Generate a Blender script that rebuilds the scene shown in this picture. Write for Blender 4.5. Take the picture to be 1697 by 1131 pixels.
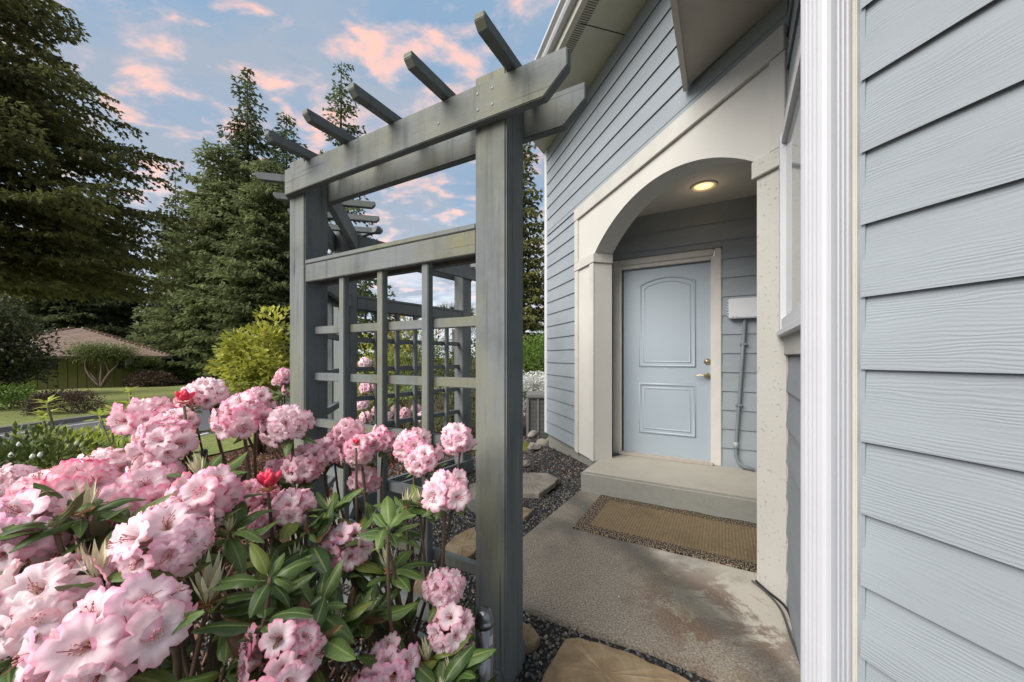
import bpy, bmesh, math, random
import numpy as np
from mathutils import Vector, Matrix, Euler, Quaternion
R = math.radians
for o in list(bpy.data.objects): bpy.data.objects.remove(o)
SC = bpy.context.scene
COL = SC.collection

# ---------------------------------------------------------------- camera, world, sun, exposure
EYE = 1.23
F = 613.0; CX = 848.5; HY = 592.0
cam = bpy.data.cameras.new('camera'); camo = bpy.data.objects.new('camera', cam); COL.objects.link(camo)
cam.sensor_width = 36; cam.lens = F / 1697 * 36; cam.shift_y = (HY - 565.5) / 1697
cam.clip_start = 0.05; cam.clip_end = 3000
camo.location = (0, 0, EYE); camo.rotation_euler = (R(90), 0, 0)
SC.camera = camo

SUN_AZ = 233.0; SUN_EL = 40.0          # compass style, clockwise from +Y
world = bpy.data.worlds.new('World'); SC.world = world; world.use_nodes = True
nt = world.node_tree; nt.nodes.clear()
def N(t, **kw):
    n = NT.nodes.new(t)
    for k, v in kw.items(): setattr(n, k, v)
    return n
def LK(a, b): NT.links.new(a, b)
NT = nt
def ramp(fac, stops, interp='LINEAR'):
    r = N('ShaderNodeValToRGB'); r.color_ramp.interpolation = interp
    e = r.color_ramp.elements
    while len(e) < len(stops): e.new(0.5)
    for el, (p, c) in zip(e, stops):
        el.position = p; el.color = (c if len(c) == 4 else (*c, 1)) if hasattr(c, '__len__') else (c, c, c, 1)
    if fac is not None: LK(fac, r.inputs[0])
    return r.outputs[0]
def mixc(f, a, b, mode='MIX'):
    m = N('ShaderNodeMix', data_type='RGBA', blend_type=mode)
    for s, v in ((m.inputs[0], f), (m.inputs[6], a), (m.inputs[7], b)):
        if hasattr(v, 'links'): LK(v, s)
        elif hasattr(v, '__len__'): s.default_value = (*v[:3], 1)
        else: s.default_value = v
    return m.outputs[2]
def mth(op, a, b=None, c=None, clamp=False):
    m = N('ShaderNodeMath', operation=op); m.use_clamp = clamp
    for i, v in enumerate((a, b, c)):
        if v is None: continue
        if hasattr(v, 'links'): LK(v, m.inputs[i])
        else: m.inputs[i].default_value = v
    return m.outputs[0]
def noise(vec, scale, detail=4, rough=0.55, dist=0.0):
    n = N('ShaderNodeTexNoise'); n.inputs['Scale'].default_value = scale
    n.inputs['Detail'].default_value = detail; n.inputs['Roughness'].default_value = rough
    n.inputs['Distortion'].default_value = dist
    if vec is not None: LK(vec, n.inputs['Vector'])
    return n.outputs['Fac']
def mapping(vec, scale=(1,1,1), loc=(0,0,0), rot=(0,0,0)):
    m = N('ShaderNodeMapping'); LK(vec, m.inputs[0])
    m.inputs['Scale'].default_value = scale; m.inputs['Location'].default_value = loc
    m.inputs['Rotation'].default_value = rot
    return m.outputs[0]

sky = N('ShaderNodeTexSky', sky_type='NISHITA'); sky.sun_disc = False
sky.sun_elevation = R(SUN_EL); sky.sun_rotation = R(SUN_AZ)
sky.air_density = 1.0; sky.dust_density = 1.0; sky.ozone_density = 2.0
geo = N('ShaderNodeTexCoord'); sx = N('ShaderNodeSeparateXYZ'); LK(geo.outputs['Generated'], sx.inputs[0])
zc = mth('MAXIMUM', sx.outputs[2], 0.0)
den = mth('ADD', zc, 0.16)
cv = N('ShaderNodeCombineXYZ'); LK(mth('DIVIDE', sx.outputs[0], den), cv.inputs[0]); LK(mth('DIVIDE', sx.outputs[1], den), cv.inputs[1])
v = cv.outputs[0]
n1 = noise(mapping(v, (1.0, 1.35, 1), (4.3, 1.7, 0)), 6.2, 7, 0.55, 0.3)
n2 = noise(mapping(v, (1, 1, 1), (1.2, 7.7, 3)), 1.9, 3, 0.5)
n3 = noise(mapping(v, (0.9, 1.3, 1), (9.0, 2.0, 5)), 1.6, 7, 0.6, 0.5)
puff = ramp(mth('ADD', n1, mth('MULTIPLY', mth('SUBTRACT', n2, 0.5), 0.5)), [(0.49, 0), (0.63, 1)])
veil = ramp(n3, [(0.40, 0), (0.56, 0.9)])
base = mixc(0.85, sky.outputs[0], (1.75, 2.65, 3.7))
el = sx.outputs[2]
hor = ramp(el, [(0.0, 1), (0.12, 0.85), (0.42, 0.0)], 'EASE')
base = mixc(mth('MULTIPLY', hor, 0.8), base, (6.0, 6.4, 6.9))
base = mixc(veil, base, (2.4, 2.75, 3.3))
pinkf = ramp(n1, [(0.47, (2.7, 2.9, 3.6)), (0.57, (4.3, 3.5, 3.6)), (0.68, (7.2, 4.0, 3.2))])
pink_or_white = mixc(ramp(el, [(0.15, 1), (0.42, 0.0)]), pinkf, mixc(0.5, (5.6, 5.7, 6.1), pinkf))
skyc = mixc(mth('MULTIPLY', puff, 0.85), base, pink_or_white)
bg = N('ShaderNodeBackground'); LK(skyc, bg.inputs[0]); bg.inputs[1].default_value = 0.0485
wo = N('ShaderNodeOutputWorld'); LK(bg.outputs[0], wo.inputs[0])

sl = bpy.data.lights.new('sun', 'SUN'); sl.energy = 1.5; sl.angle = R(50); sl.color = (1.0, 0.95, 0.88)
so = bpy.data.objects.new('sun', sl); COL.objects.link(so)
a, e = R(SUN_AZ), R(SUN_EL)
sd = Vector((math.sin(a) * math.cos(e), math.cos(a) * math.cos(e), math.sin(e)))
so.rotation_euler = sd.to_track_quat('Z', 'Y').to_euler(); so.location = sd * 30
SC.view_settings.view_transform = 'Standard'; SC.view_settings.look = 'None'
SC.view_settings.exposure = 1.88; SC.view_settings.gamma = 1; SC.view_settings.use_curve_mapping = False
SC.render.engine = 'CYCLES'
SC.cycles.max_bounces = 7; SC.cycles.diffuse_bounces = 4; SC.cycles.transparent_max_bounces = 6

# ---------------------------------------------------------------- frames of reference
def P(x, y, h): return Vector((x, y, EYE + h))                 # h measured from eye level
def px(u, w, y): return Vector(((u - CX) / F * y, y, EYE - (w - HY) / F * y))
def gpt(u, w, h=-EYE):                                         # a point of the level h under the eye
    y = -h * F / (w - HY); return ((u - CX) / F * y, y)
ANG_A = -15.4; ANG_D = ANG_A - 45; ANG_W = ANG_A + 45
def dirv(a): return Vector((math.sin(R(a)), math.cos(R(a)), 0))
A, D, W = dirv(ANG_A), dirv(ANG_D), dirv(ANG_W)
NRM = Vector((A.y, -A.x, 0))                                   # to the right of A
E = -D
def AL(L, t, h=0.0): p = NRM * L + A * t; return P(p.x, p.y, h)
def G(x, y):                                                   # ground height
    d = math.hypot(x, y)
    if d < 3: return -0.03
    if d < 9: return -0.03 - 0.44 * (d - 3) / 6
    if d < 45: return -0.47 - 0.75 * (d - 9) / 36
    return -1.22

# ---------------------------------------------------------------- objects
def props(o, label=None, cat=None, group=None, kind=None):
    if label: o['label'] = label
    if cat: o['category'] = cat
    if group: o['group'] = group
    if kind: o['kind'] = kind
    return o
def thing(name, loc, label, cat, group=None):
    o = bpy.data.objects.new(name, None); COL.objects.link(o); o.location = loc; o.empty_display_size = 0.1
    return props(o, label, cat, group)
def wloc(o):
    v = Vector((0, 0, 0))
    while o: v = v + o.location; o = o.parent
    return v
def link(name, me, parent=None, loc=(0,0,0), rot=None, kind=None):
    o = bpy.data.objects.new(name, me); COL.objects.link(o)
    loc = Vector(loc)
    if parent: o.parent = parent; loc = loc - wloc(parent)
    o.location = loc
    if rot is not None:
        if isinstance(rot, Quaternion): o.rotation_mode = 'QUATERNION'; o.rotation_quaternion = rot
        else: o.rotation_euler = rot
    if kind: o['kind'] = kind
    return o
class MB:
    def __init__(s): s.v = []; s.f = []; s.m = []
    def add(s, vs, fs, m=0):
        b = len(s.v); s.v += [tuple(v) for v in vs]; s.f += [tuple(i + b for i in f) for f in fs]; s.m += [m] * len(fs); return s
    def box(s, c, d, rot=None, m=0):
        c = Vector(c); hx, hy, hz = d[0]/2, d[1]/2, d[2]/2
        vs = [Vector((x*hx, y*hy, z*hz)) for x in (-1,1) for y in (-1,1) for z in (-1,1)]
        if rot is not None: vs = [rot @ q for q in vs]
        return s.add([c + q for q in vs], [(0,1,3,2),(4,6,7,5),(0,4,5,1),(2,3,7,6),(0,2,6,4),(1,5,7,3)], m)
    def prism(s, pts, y0, y1, m=0):       # polygon in x,z extruded along y
        n = len(pts)
        vs = [(x, y0, z) for x, z in pts] + [(x, y1, z) for x, z in pts]
        fs = [tuple(range(n)), tuple(range(2*n-1, n-1, -1))] + [(i, i+n, (i+1) % n + n, (i+1) % n) for i in range(n)]
        return s.add(vs, fs, m)
    def slab(s, pts, z0, z1, m=0):        # polygon in x,y extruded along z
        n = len(pts)
        vs = [(x, y, z0) for x, y in pts] + [(x, y, z1) for x, y in pts]
        fs = [tuple(range(n-1, -1, -1)), tuple(range(n, 2*n))] + [(i, (i+1) % n, (i+1) % n + n, i+n) for i in range(n)]
        return s.add(vs, fs, m)
    def tube(s, pts, rad, n=8, m=0, cap=True):
        pts = [Vector(p) for p in pts]
        if not hasattr(rad, '__len__'): rad = [rad] * len(pts)
        vs = []; up = Vector((0.13, 0.21, 1)).normalized()
        prev = None
        for i, p in enumerate(pts):
            t = (pts[min(i+1, len(pts)-1)] - pts[max(i-1, 0)]).normalized()
            if prev is None:
                a = t.cross(up)
                if a.length < 0.2: a = t.cross(Vector((1, 0, 0)))
            else: a = prev - t * prev.dot(t)
            a.normalize(); prev = a; b = t.cross(a)
            for k in range(n):
                q = 2 * math.pi * k / n
                vs.append(p + (a * math.cos(q) + b * math.sin(q)) * rad[i])
        fs = [(i*n+k, i*n+(k+1) % n, (i+1)*n+(k+1) % n, (i+1)*n+k) for i in range(len(pts)-1) for k in range(n)]
        if cap: fs += [tuple(range(n-1, -1, -1)), tuple(range((len(pts)-1)*n, len(pts)*n))]
        return s.add(vs, fs, m)
    def lathe(s, prof, c=(0,0,0), n=20, m=0, rot=None):
        c = Vector(c); vs = []
        for r, z in prof:
            for k in range(n):
                q = 2 * math.pi * k / n; w_ = Vector((r*math.cos(q), r*math.sin(q), z))
                if rot is not None: w_ = rot @ w_
                vs.append(c + w_)
        L = len(prof)
        fs = [(i*n+k, i*n+(k+1) % n, (i+1)*n+(k+1) % n, (i+1)*n+k) for i in range(L-1) for k in range(n)]
        fs += [tuple(range(n-1, -1, -1)), tuple(range((L-1)*n, L*n))]
        return s.add(vs, fs, m)
    def mesh(s, name, mats, smooth=False, bevel=0):
        me = bpy.data.meshes.new(name); me.from_pydata(s.v, [], s.f)
        for mt in (mats if isinstance(mats, (list, tuple)) else [mats]): me.materials.append(mt)
        me.polygons.foreach_set('material_index', s.m)
        bm = bmesh.new(); bm.from_mesh(me); bmesh.ops.recalc_face_normals(bm, faces=bm.faces)
        if bevel: bmesh.ops.bevel(bm, geom=[e_ for e_ in bm.edges if e_.calc_face_angle(0) > 0.5], offset=bevel, segments=2, affect='EDGES', clamp_overlap=True)
        bm.to_mesh(me); bm.free()
        if smooth: me.polygons.foreach_set('use_smooth', [True] * len(me.polygons))
        me.update(); return me
    def build(s, name, mats, parent=None, smooth=False, bevel=0, kind=None, rotz=0.0, origin=None):
        # vertices are in world space unless rotz/origin say they are local
        if origin is None:
            c = Vector([sum(q[i] for q in s.v) / len(s.v) for i in range(3)])
            s.v = [tuple(Vector(q) - c) for q in s.v]; origin = c
        return link(name, s.mesh(name, mats, smooth, bevel), parent, origin, (0, 0, rotz) if rotz else None, kind)
def rz(ang): return R(90 - ang)      # object x axis along direction ang
def bx(name, c, dims, ang, mat, parent=None, bevel=0.003, kind=None):
    return link(name, MB().box((0,0,0), dims).mesh(name, mat, False, bevel), parent, c, (0, 0, rz(ang)), kind)
def np_mesh(name, V, Fc, mats, attr=None, smooth=False, mi=None):
    me = bpy.data.meshes.new(name); V = np.ascontiguousarray(V, np.float32); Fc = np.ascontiguousarray(Fc, np.int32)
    k = Fc.shape[1]
    me.vertices.add(len(V)); me.vertices.foreach_set('co', V.ravel())
    me.loops.add(Fc.size); me.loops.foreach_set('vertex_index', Fc.ravel())
    me.polygons.add(len(Fc)); me.polygons.foreach_set('loop_start', np.arange(0, Fc.size, k, dtype=np.int32))
    me.polygons.foreach_set('loop_total', np.full(len(Fc), k, np.int32))
    for mt in (mats if isinstance(mats, (list, tuple)) else [mats]): me.materials.append(mt)
    if mi is not None: me.polygons.foreach_set('material_index', np.ascontiguousarray(mi, np.int32))
    if attr is not None:
        a_ = me.attributes.new('var', 'FLOAT', 'POINT'); a_.data.foreach_set('value', np.ascontiguousarray(attr, np.float32))
    me.update(calc_edges=True)
    if smooth: me.polygons.foreach_set('use_smooth', np.ones(len(Fc), bool))
    return me

# ---------------------------------------------------------------- materials
def begin(name):
    global NT
    m = bpy.data.materials.new(name); m.use_nodes = True; NT = m.node_tree; NT.nodes.clear()
    b = N('ShaderNodeBsdfPrincipled'); o = N('ShaderNodeOutputMaterial'); LK(b.outputs[0], o.inputs[0])
    return m, b
def objco(rand=True):
    c = N('ShaderNodeTexCoord').outputs['Object']
    if rand:
        oi = N('ShaderNodeObjectInfo'); va = N('ShaderNodeVectorMath', operation='MULTIPLY_ADD')
        cb = N('ShaderNodeCombineXYZ'); r_ = oi.outputs['Random']
        LK(mth('MULTIPLY', r_, 37.0), cb.inputs[0]); LK(mth('MULTIPLY', r_, 91.0), cb.inputs[1]); LK(mth('MULTIPLY', r_, 53.0), cb.inputs[2])
        vv = N('ShaderNodeVectorMath', operation='ADD'); LK(c, vv.inputs[0]); LK(cb.outputs[0], vv.inputs[1])
        return vv.outputs[0]
    return c
def bump(b, h, strength=0.3, dist=0.01, prev=None):
    n = N('ShaderNodeBump'); n.inputs['Strength'].default_value = strength; n.inputs['Distance'].default_value = dist
    LK(h, n.inputs['Height'])
    if prev is not None: LK(prev, n.inputs['Normal'])
    if b is not None: LK(n.outputs[0], b.inputs['Normal'])
    return n.outputs[0]
def setc(b, c): 
    if hasattr(c, 'links'): LK(c, b.inputs['Base Color'])
    else: b.inputs['Base Color'].default_value = (*c[:3], 1)
def simple(name, c, rough=0.6, metal=0.0, var=0.12, scale=6, bmp=0.15, bscale=60, rand=True, spec=0.5, dist=0.002):
    m, b = begin(name); co = objco(rand)
    n = noise(co, scale, 5)
    setc(b, mixc(n, [x * (1 - var) for x in c], [min(1, x * (1 + var)) for x in c]))
    b.inputs['Roughness'].default_value = rough; b.inputs['Metallic'].default_value = metal
    b.inputs['Specular IOR Level'].default_value = spec
    if bmp: bump(b, noise(co, bscale, 4), bmp, dist)
    return m
def siding_mat(name, c, grain=1.0, dirt=0.25):
    m, b = begin(name); co = objco(True); raw = objco(False)
    g = N('ShaderNodeTexWave'); g.wave_type = 'BANDS'; g.bands_direction = 'Z'
    LK(mapping(co, (0.22, 0.22, 1)), g.inputs['Vector']); g.inputs['Scale'].default_value = 38
    g.inputs['Distortion'].default_value = 16; g.inputs['Detail'].default_value = 3.0; g.inputs['Detail Scale'].default_value = 0.55
    fine = noise(mapping(co, (9, 9, 260)), 1.0, 4, 0.6)
    big = noise(mapping(co, (1.1, 1, 3)), 1.6, 5, 0.6)
    patch = ramp(noise(mapping(co, (1.5, 1, 9)), 1.3, 4), [(0.42, 0.08), (0.58, 1)])
    col = mixc(ramp(big, [(0.3, 0), (0.75, 1)]), [x * 0.9 for x in c], [x * 1.07 for x in c])
    col = mixc(mth('MULTIPLY', mth('MULTIPLY', mth('SUBTRACT', 1.0, g.outputs['Fac']), patch), 0.10 * grain), col, [x * 0.45 for x in c])
    sp = ramp(noise(co, 55, 3), [(0.72, 0), (0.78, 1)])
    col = mixc(mth('MULTIPLY', sp, dirt), col, (0.62, 0.62, 0.6))
    setc(b, col); b.inputs['Roughness'].default_value = 0.62; b.inputs['Specular IOR Level'].default_value = 0.35
    h = mth('ADD', mth('MULTIPLY', mth('MULTIPLY', g.outputs['Fac'], patch), 0.8), mth('MULTIPLY', fine, 0.5))
    bump(b, h, 0.42 * grain, 0.0022)
    return m
def wood_mat(name, c, axis='X', moss=0.5, mossc=(0.20, 0.19, 0.085)):
    m, b = begin(name); co = objco(True)
    st = (1.6, 14, 14) if axis == 'X' else (14, 14, 1.6)
    st2 = (3, 120, 120) if axis == 'X' else (120, 120, 3)
    g = noise(mapping(co, st), 1.5, 6, 0.6); f = noise(mapping(co, st2), 1.0, 4, 0.6)
    bigm = (1.6, 2.2, 2.2) if axis == 'X' else (2.6, 2.6, 0.9)
    ms = ramp(noise(mapping(co, bigm, (3, 1, 7)), 1.5, 6, 0.62), [(0.42, 0), (0.66, 1)])
    dk = ramp(noise(mapping(co, (2.4, 2.4, 2.4), (8, 4, 2)), 1.5, 6, 0.6), [(0.50, 0), (0.75, 1)])
    drip = ramp(noise(mapping(co, (16, 16, 1.3)), 1.4, 5, 0.65), [(0.52, 0), (0.72, 1)])
    col = mixc(g, [x * 0.82 for x in c], [x * 1.22 for x in c])
    # faces toward the sun painted lighter as if lit; algae also grows thicker there
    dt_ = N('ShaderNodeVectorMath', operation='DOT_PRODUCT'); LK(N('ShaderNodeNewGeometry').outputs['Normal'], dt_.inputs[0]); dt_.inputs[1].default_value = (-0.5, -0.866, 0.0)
    lit_side = ramp(dt_.outputs['Value'], [(0.3, 0), (0.7, 1)])
    col = mixc(mth('MULTIPLY', lit_side, 0.65), col, mixc(g, (0.145, 0.155, 0.155), (0.255, 0.27, 0.265)))
    col = mixc(mth('MULTIPLY', mth('MULTIPLY', ms, mth('ADD', 0.25, lit_side)), moss), col, mossc)
    col = mixc(mth('MULTIPLY', dk, 0.5), col, [x * 0.42 for x in c])
    col = mixc(mth('MULTIPLY', drip, 0.50), col, [x * 0.45 for x in c])
    vk = N('ShaderNodeTexVoronoi'); LK(mapping(co, (1.1, 5, 5) if axis == 'X' else (5, 5, 1.1)), vk.inputs['Vector']); vk.inputs['Scale'].default_value = 1.3
    col = mixc(ramp(vk.outputs['Distance'], [(0.03, 0.7), (0.085, 0)]), col, [x * 0.3 for x in c])
    ck = ramp(noise(mapping(co, (0.8, 55, 55) if axis == 'X' else (55, 55, 0.8), (4, 4, 4)), 1.0, 3, 0.5), [(0.68, 0), (0.72, 1)])
    col = mixc(mth('MULTIPLY', ck, 0.55), col, (0.03, 0.03, 0.03))
    pit = ramp(noise(co, 120, 2), [(0.66, 0), (0.74, 1)])
    col = mixc(mth('MULTIPLY', mth('MULTIPLY', pit, ms), 0.6), col, (0.06, 0.06, 0.05))
    setc(b, col); b.inputs['Roughness'].default_value = 0.75; b.inputs['Specular IOR Level'].default_value = 0.3
    bump(b, mth('ADD', mth('MULTIPLY', g, 0.6), f), 0.35, 0.002)
    return m
def leaf_mat(name, c1, c2, rough=0.5, trans=0.25, c3=None, spec=0.4):
    m, b = begin(name); at = N('ShaderNodeAttribute', attribute_name='var').outputs['Fac']
    stops = [(0.0, c1), (0.8, c2)] + ([(1.0, c3)] if c3 else [])
    col = ramp(at, stops)
    setc(b, col); b.inputs['Roughness'].default_value = rough; b.inputs['Specular IOR Level'].default_value = spec
    if trans:
        t = N('ShaderNodeBsdfTranslucent'); LK(col, t.inputs[0]); mx = N('ShaderNodeMixShader'); mx.inputs[0].default_value = trans
        LK(b.outputs[0], mx.inputs[1]); LK(t.outputs[0], mx.inputs[2])
        LK(mx.outputs[0], [n for n in NT.nodes if n.type == 'OUTPUT_MATERIAL'][0].inputs[0])
    return m

BLUE = (0.300, 0.335, 0.362)
m_sid_near = siding_mat('siding_near', BLUE, 0.8, 0.08)
m_sid = siding_mat('siding', BLUE, 0.35, 0.10)
m_cream = simple('cream_stucco', (0.58, 0.565, 0.525), 0.85, var=0.06, scale=3, bmp=0.35, bscale=90, dist=0.003)
def column_mat():
    m, b = begin('speckled_stucco'); co = objco(True)
    sp = ramp(noise(co, 48, 3, 0.6), [(0.62, 0), (0.67, 1)])
    big = noise(co, 3, 5)
    col = mixc(big, (0.50, 0.485, 0.44), (0.60, 0.585, 0.54)); col = mixc(mth('MULTIPLY', sp, 0.5), col, (0.27, 0.26, 0.23))
    setc(b, col); b.inputs['Roughness'].default_value = 0.85
    bump(b, mth('SUBTRACT', noise(co, 60, 4), mth('MULTIPLY', sp, 0.6)), 0.5, 0.003); return m
m_col = column_mat()
def trim_mat(name, c, axis='X'):
    m, b = begin(name); co = objco(True)
    f = noise(mapping(co, (3, 150, 150) if axis == 'X' else (150, 150, 3)), 1.0, 5, 0.6)
    big = ramp(noise(co, 4, 6, 0.6), [(0.35, 0), (0.75, 1)])
    chip = ramp(noise(co, 130, 2), [(0.74, 0), (0.79, 1)])
    col = mixc(big, [x * 0.9 for x in c], [x * 1.04 for x in c]); col = mixc(mth('MULTIPLY', chip, 0.3), col, [x * 0.5 for x in c])
    setc(b, col); b.inputs['Roughness'].default_value = 0.7; bump(b, f, 0.3, 0.002); return m
m_trim = trim_mat('cream_trim_board', (0.56, 0.545, 0.505))
m_trimv = trim_mat('cream_trim_upright', (0.57, 0.555, 0.515), 'Z')
m_case = trim_mat('door_casing_paint', (0.62, 0.60, 0.56), 'Z')
m_sof = trim_mat('soffit_board', (0.58, 0.56, 0.47))
m_ceil = simple('porch_ceiling_paint', (0.60, 0.58, 0.53), 0.85, var=0.04, bmp=0.1)
m_white = simple('white_vinyl', (0.68, 0.69, 0.72), 0.42, var=0.03, bmp=0.03, rand=False)
m_gut = simple('white_downspout_paint', (0.56, 0.57, 0.60), 0.5, var=0.05, scale=9, bmp=0.12, bscale=40)
m_door = simple('door_paint', (0.345, 0.405, 0.455), 0.45, var=0.04, scale=2.5, bmp=0.12, bscale=35, dist=0.003)
m_brass = simple('antique_brass', (0.50, 0.42, 0.30), 0.35, metal=1.0, var=0.15, bmp=0)
m_chrome = simple('brushed_steel', (0.26, 0.265, 0.28), 0.32, metal=1.0, var=0.15, scale=18, bmp=0.05)
m_dark = simple('dark_gap', (0.02, 0.02, 0.02), 0.9, bmp=0)
m_black = simple('black_plastic', (0.02, 0.021, 0.023), 0.45, bmp=0.1)
m_grayp = simple('gray_paint_caulk', (0.27, 0.32, 0.35), 0.6, bmp=0.3, bscale=50)
m_pvc = simple('gray_conduit', (0.20, 0.22, 0.235), 0.5, var=0.06, bmp=0.05)
m_glass, b = begin('window_glass'); setc(b, (0.35, 0.38, 0.40)); b.inputs['Roughness'].default_value = 0.05
PG = (0.135, 0.158, 0.168)
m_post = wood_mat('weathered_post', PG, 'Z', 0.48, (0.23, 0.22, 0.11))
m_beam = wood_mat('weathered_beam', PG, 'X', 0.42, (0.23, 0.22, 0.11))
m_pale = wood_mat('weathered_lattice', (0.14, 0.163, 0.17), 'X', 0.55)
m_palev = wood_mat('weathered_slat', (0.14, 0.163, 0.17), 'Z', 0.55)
m_farw = wood_mat('far_lattice', (0.15, 0.17, 0.18), 'X', 0.15)  # far panels: slightly paler base, less algae
m_farv = wood_mat('far_slat', (0.15, 0.17, 0.18), 'Z', 0.15)
def concrete_mat(name, old=False):
    m, b = begin(name); co = N('ShaderNodeTexCoord').outputs['Object']
    fine = noise(co, 105, 4, 0.7); mid = noise(co, 22, 5, 0.6); big = noise(co, 1.5, 5, 0.55, 0.4)
    if old:
        dark = mixc(ramp(fine,[(.35,0),(.65,1)]), (0.10, 0.088, 0.07), (0.36, 0.315, 0.255)); light = mixc(fine, (0.40, 0.37, 0.31), (0.60, 0.56, 0.48))
        sx_ = N('ShaderNodeSeparateXYZ'); LK(co, sx_.inputs[0])
        # the slab near the house wall has kept its lighter cement skin
        w_ = mth('ADD', mth('MULTIPLY', sx_.outputs[0], 0.94), mth('MULTIPLY', sx_.outputs[1], -0.02))
        f = ramp(mth('ADD', w_, mth('MULTIPLY', mth('SUBTRACT', noise(co, 2.2, 6, 0.6), 0.5), 0.9)), [(0.38, 0), (0.46, 1)])
        f = ramp(mth('ADD', mth('MULTIPLY', w_, 0.62), mth('MULTIPLY', noise(co, 2.4, 6, 0.6), 0.55)), [(0.76, 0), (0.84, 1)])
        col = mixc(f, dark, light)
        stain = ramp(noise(mapping(co, (1, 1, 1), (5.1, 2.2, 0)), 2.1, 6, 0.6), [(0.52, 0), (0.68, 1)])
        col = mixc(mth('MULTIPLY', stain, 0.75), col, mixc(fine, (0.05, 0.05, 0.04), (0.15, 0.14, 0.12)))
        # reddish berry stains at the foot of the wall
        dx = mth('SUBTRACT', sx_.outputs[0], 0.95); dy = mth('SUBTRACT', sx_.outputs[1], 1.75)
        rr = mth('SQRT', mth('ADD', mth('MULTIPLY', mth('MULTIPLY', dx, dx), 2.2), mth('MULTIPLY', dy, dy)))
        blot = mth('MULTIPLY', ramp(rr, [(0.22, 1), (0.62, 0)]), ramp(noise(co, 3.6, 9, 0.72, 0.5), [(0.47, 0), (0.53, 1)]))
        col = mixc(mth('MULTIPLY', blot, 0.85), col, mixc(fine, (0.05, 0.022, 0.015), (0.20, 0.115, 0.075)))
        yel = mth('MULTIPLY', ramp(rr, [(0.3, 1), (0.8, 0)]), ramp(noise(mapping(co, (1, 1, 1), (2, 9, 0)), 3.0, 5, 0.6), [(0.52, 0), (0.66, 1)]))
        col = mixc(mth('MULTIPLY', yel, 0.4), col, (0.22, 0.19, 0.10))
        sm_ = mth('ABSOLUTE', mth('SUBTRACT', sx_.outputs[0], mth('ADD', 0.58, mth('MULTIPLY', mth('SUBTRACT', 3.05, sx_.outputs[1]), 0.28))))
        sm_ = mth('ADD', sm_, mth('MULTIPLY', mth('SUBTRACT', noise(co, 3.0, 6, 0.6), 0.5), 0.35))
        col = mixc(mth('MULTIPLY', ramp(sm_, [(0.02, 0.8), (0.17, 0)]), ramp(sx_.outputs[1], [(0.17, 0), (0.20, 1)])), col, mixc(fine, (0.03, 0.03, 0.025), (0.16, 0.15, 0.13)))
    else:
        col = mixc(ramp(big, [(0.35, 0), (0.7, 1)]), mixc(fine, (0.24, 0.235, 0.20), (0.33, 0.32, 0.28)), mixc(fine, (0.33, 0.32, 0.28), (0.43, 0.42, 0.37)))
        st = ramp(noise(mapping(co, (2, 2, 6)), 2, 5, 0.6), [(0.5, 0), (0.75, 1)])
        col = mixc(mth('MULTIPLY', st, 0.35), col, (0.18, 0.17, 0.13))
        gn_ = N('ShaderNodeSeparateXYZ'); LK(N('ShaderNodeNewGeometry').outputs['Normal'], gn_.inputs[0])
        # tan on upward faces, darker gray on upright faces
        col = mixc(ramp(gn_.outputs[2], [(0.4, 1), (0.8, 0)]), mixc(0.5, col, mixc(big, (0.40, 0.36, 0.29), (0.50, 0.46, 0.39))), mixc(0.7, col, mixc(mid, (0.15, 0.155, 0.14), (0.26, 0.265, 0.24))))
    setc(b, col); b.inputs['Roughness'].default_value = 0.9
    bump(b, mth('ADD', mth('MULTIPLY', fine, 0.8), mid), 0.6 if old else 0.25, 0.004); return m
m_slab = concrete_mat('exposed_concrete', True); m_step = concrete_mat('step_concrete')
def ground_mat(name, cols, scale, bmp=0.6, dist=0.02, bscale=30, big=0.5):
    m, b = begin(name); co = N('ShaderNodeTexCoord').outputs['Object']
    n = noise(co, scale, 8, 0.65); l = noise(co, big, 5, 0.55)
    col = ramp(n, [(0.3, cols[0]), (0.5, cols[1]), (0.72, cols[2])])
    col = mixc(mth('MULTIPLY', ramp(l, [(0.4, 0), (0.65, 1)]), 0.5), col, cols[3])
    setc(b, col); b.inputs['Roughness'].default_value = 0.95; b.inputs['Specular IOR Level'].default_value = 0.2
    bump(b, noise(co, bscale, 6, 0.7), bmp, dist); return m
m_ground = ground_mat('garden_soil', [(0.03, 0.022, 0.014), (0.06, 0.045, 0.028), (0.09, 0.06, 0.035), (0.05, 0.06, 0.025)], 12)
m_lawn = ground_mat('lawn_grass', [(0.11, 0.14, 0.04), (0.19, 0.23, 0.065), (0.29, 0.29, 0.11), (0.31, 0.27, 0.13)], 7, 0.8, 0.04, 20, 0.35)
m_road = ground_mat('asphalt', [(0.085, 0.087, 0.092), (0.105, 0.107, 0.113), (0.13, 0.133, 0.14), (0.10, 0.10, 0.105)], 40, 0.3, 0.006, 90)
m_mulch = ground_mat('bark_bed', [(0.035, 0.018, 0.011), (0.085, 0.042, 0.024), (0.14, 0.075, 0.045), (0.06, 0.034, 0.02)], 55, 0.9, 0.02, 45)
m_gravbed = ground_mat('gravel_bed', [(0.018, 0.018, 0.018), (0.04, 0.039, 0.038), (0.08, 0.077, 0.072), (0.035, 0.032, 0.028)], 70, 1.0, 0.02, 60)
def pebble_mat():
    m, b = begin('dark_gravel'); at = N('ShaderNodeAttribute', attribute_name='var').outputs['Fac']
    setc(b, ramp(at, [(0, (0.035, 0.035, 0.037)), (0.6, (0.10, 0.10, 0.10)), (0.9, (0.17, 0.16, 0.15)), (1, (0.30, 0.25, 0.19))]))
    b.inputs['Roughness'].default_value = 0.75; return m
m_peb = pebble_mat()
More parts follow.
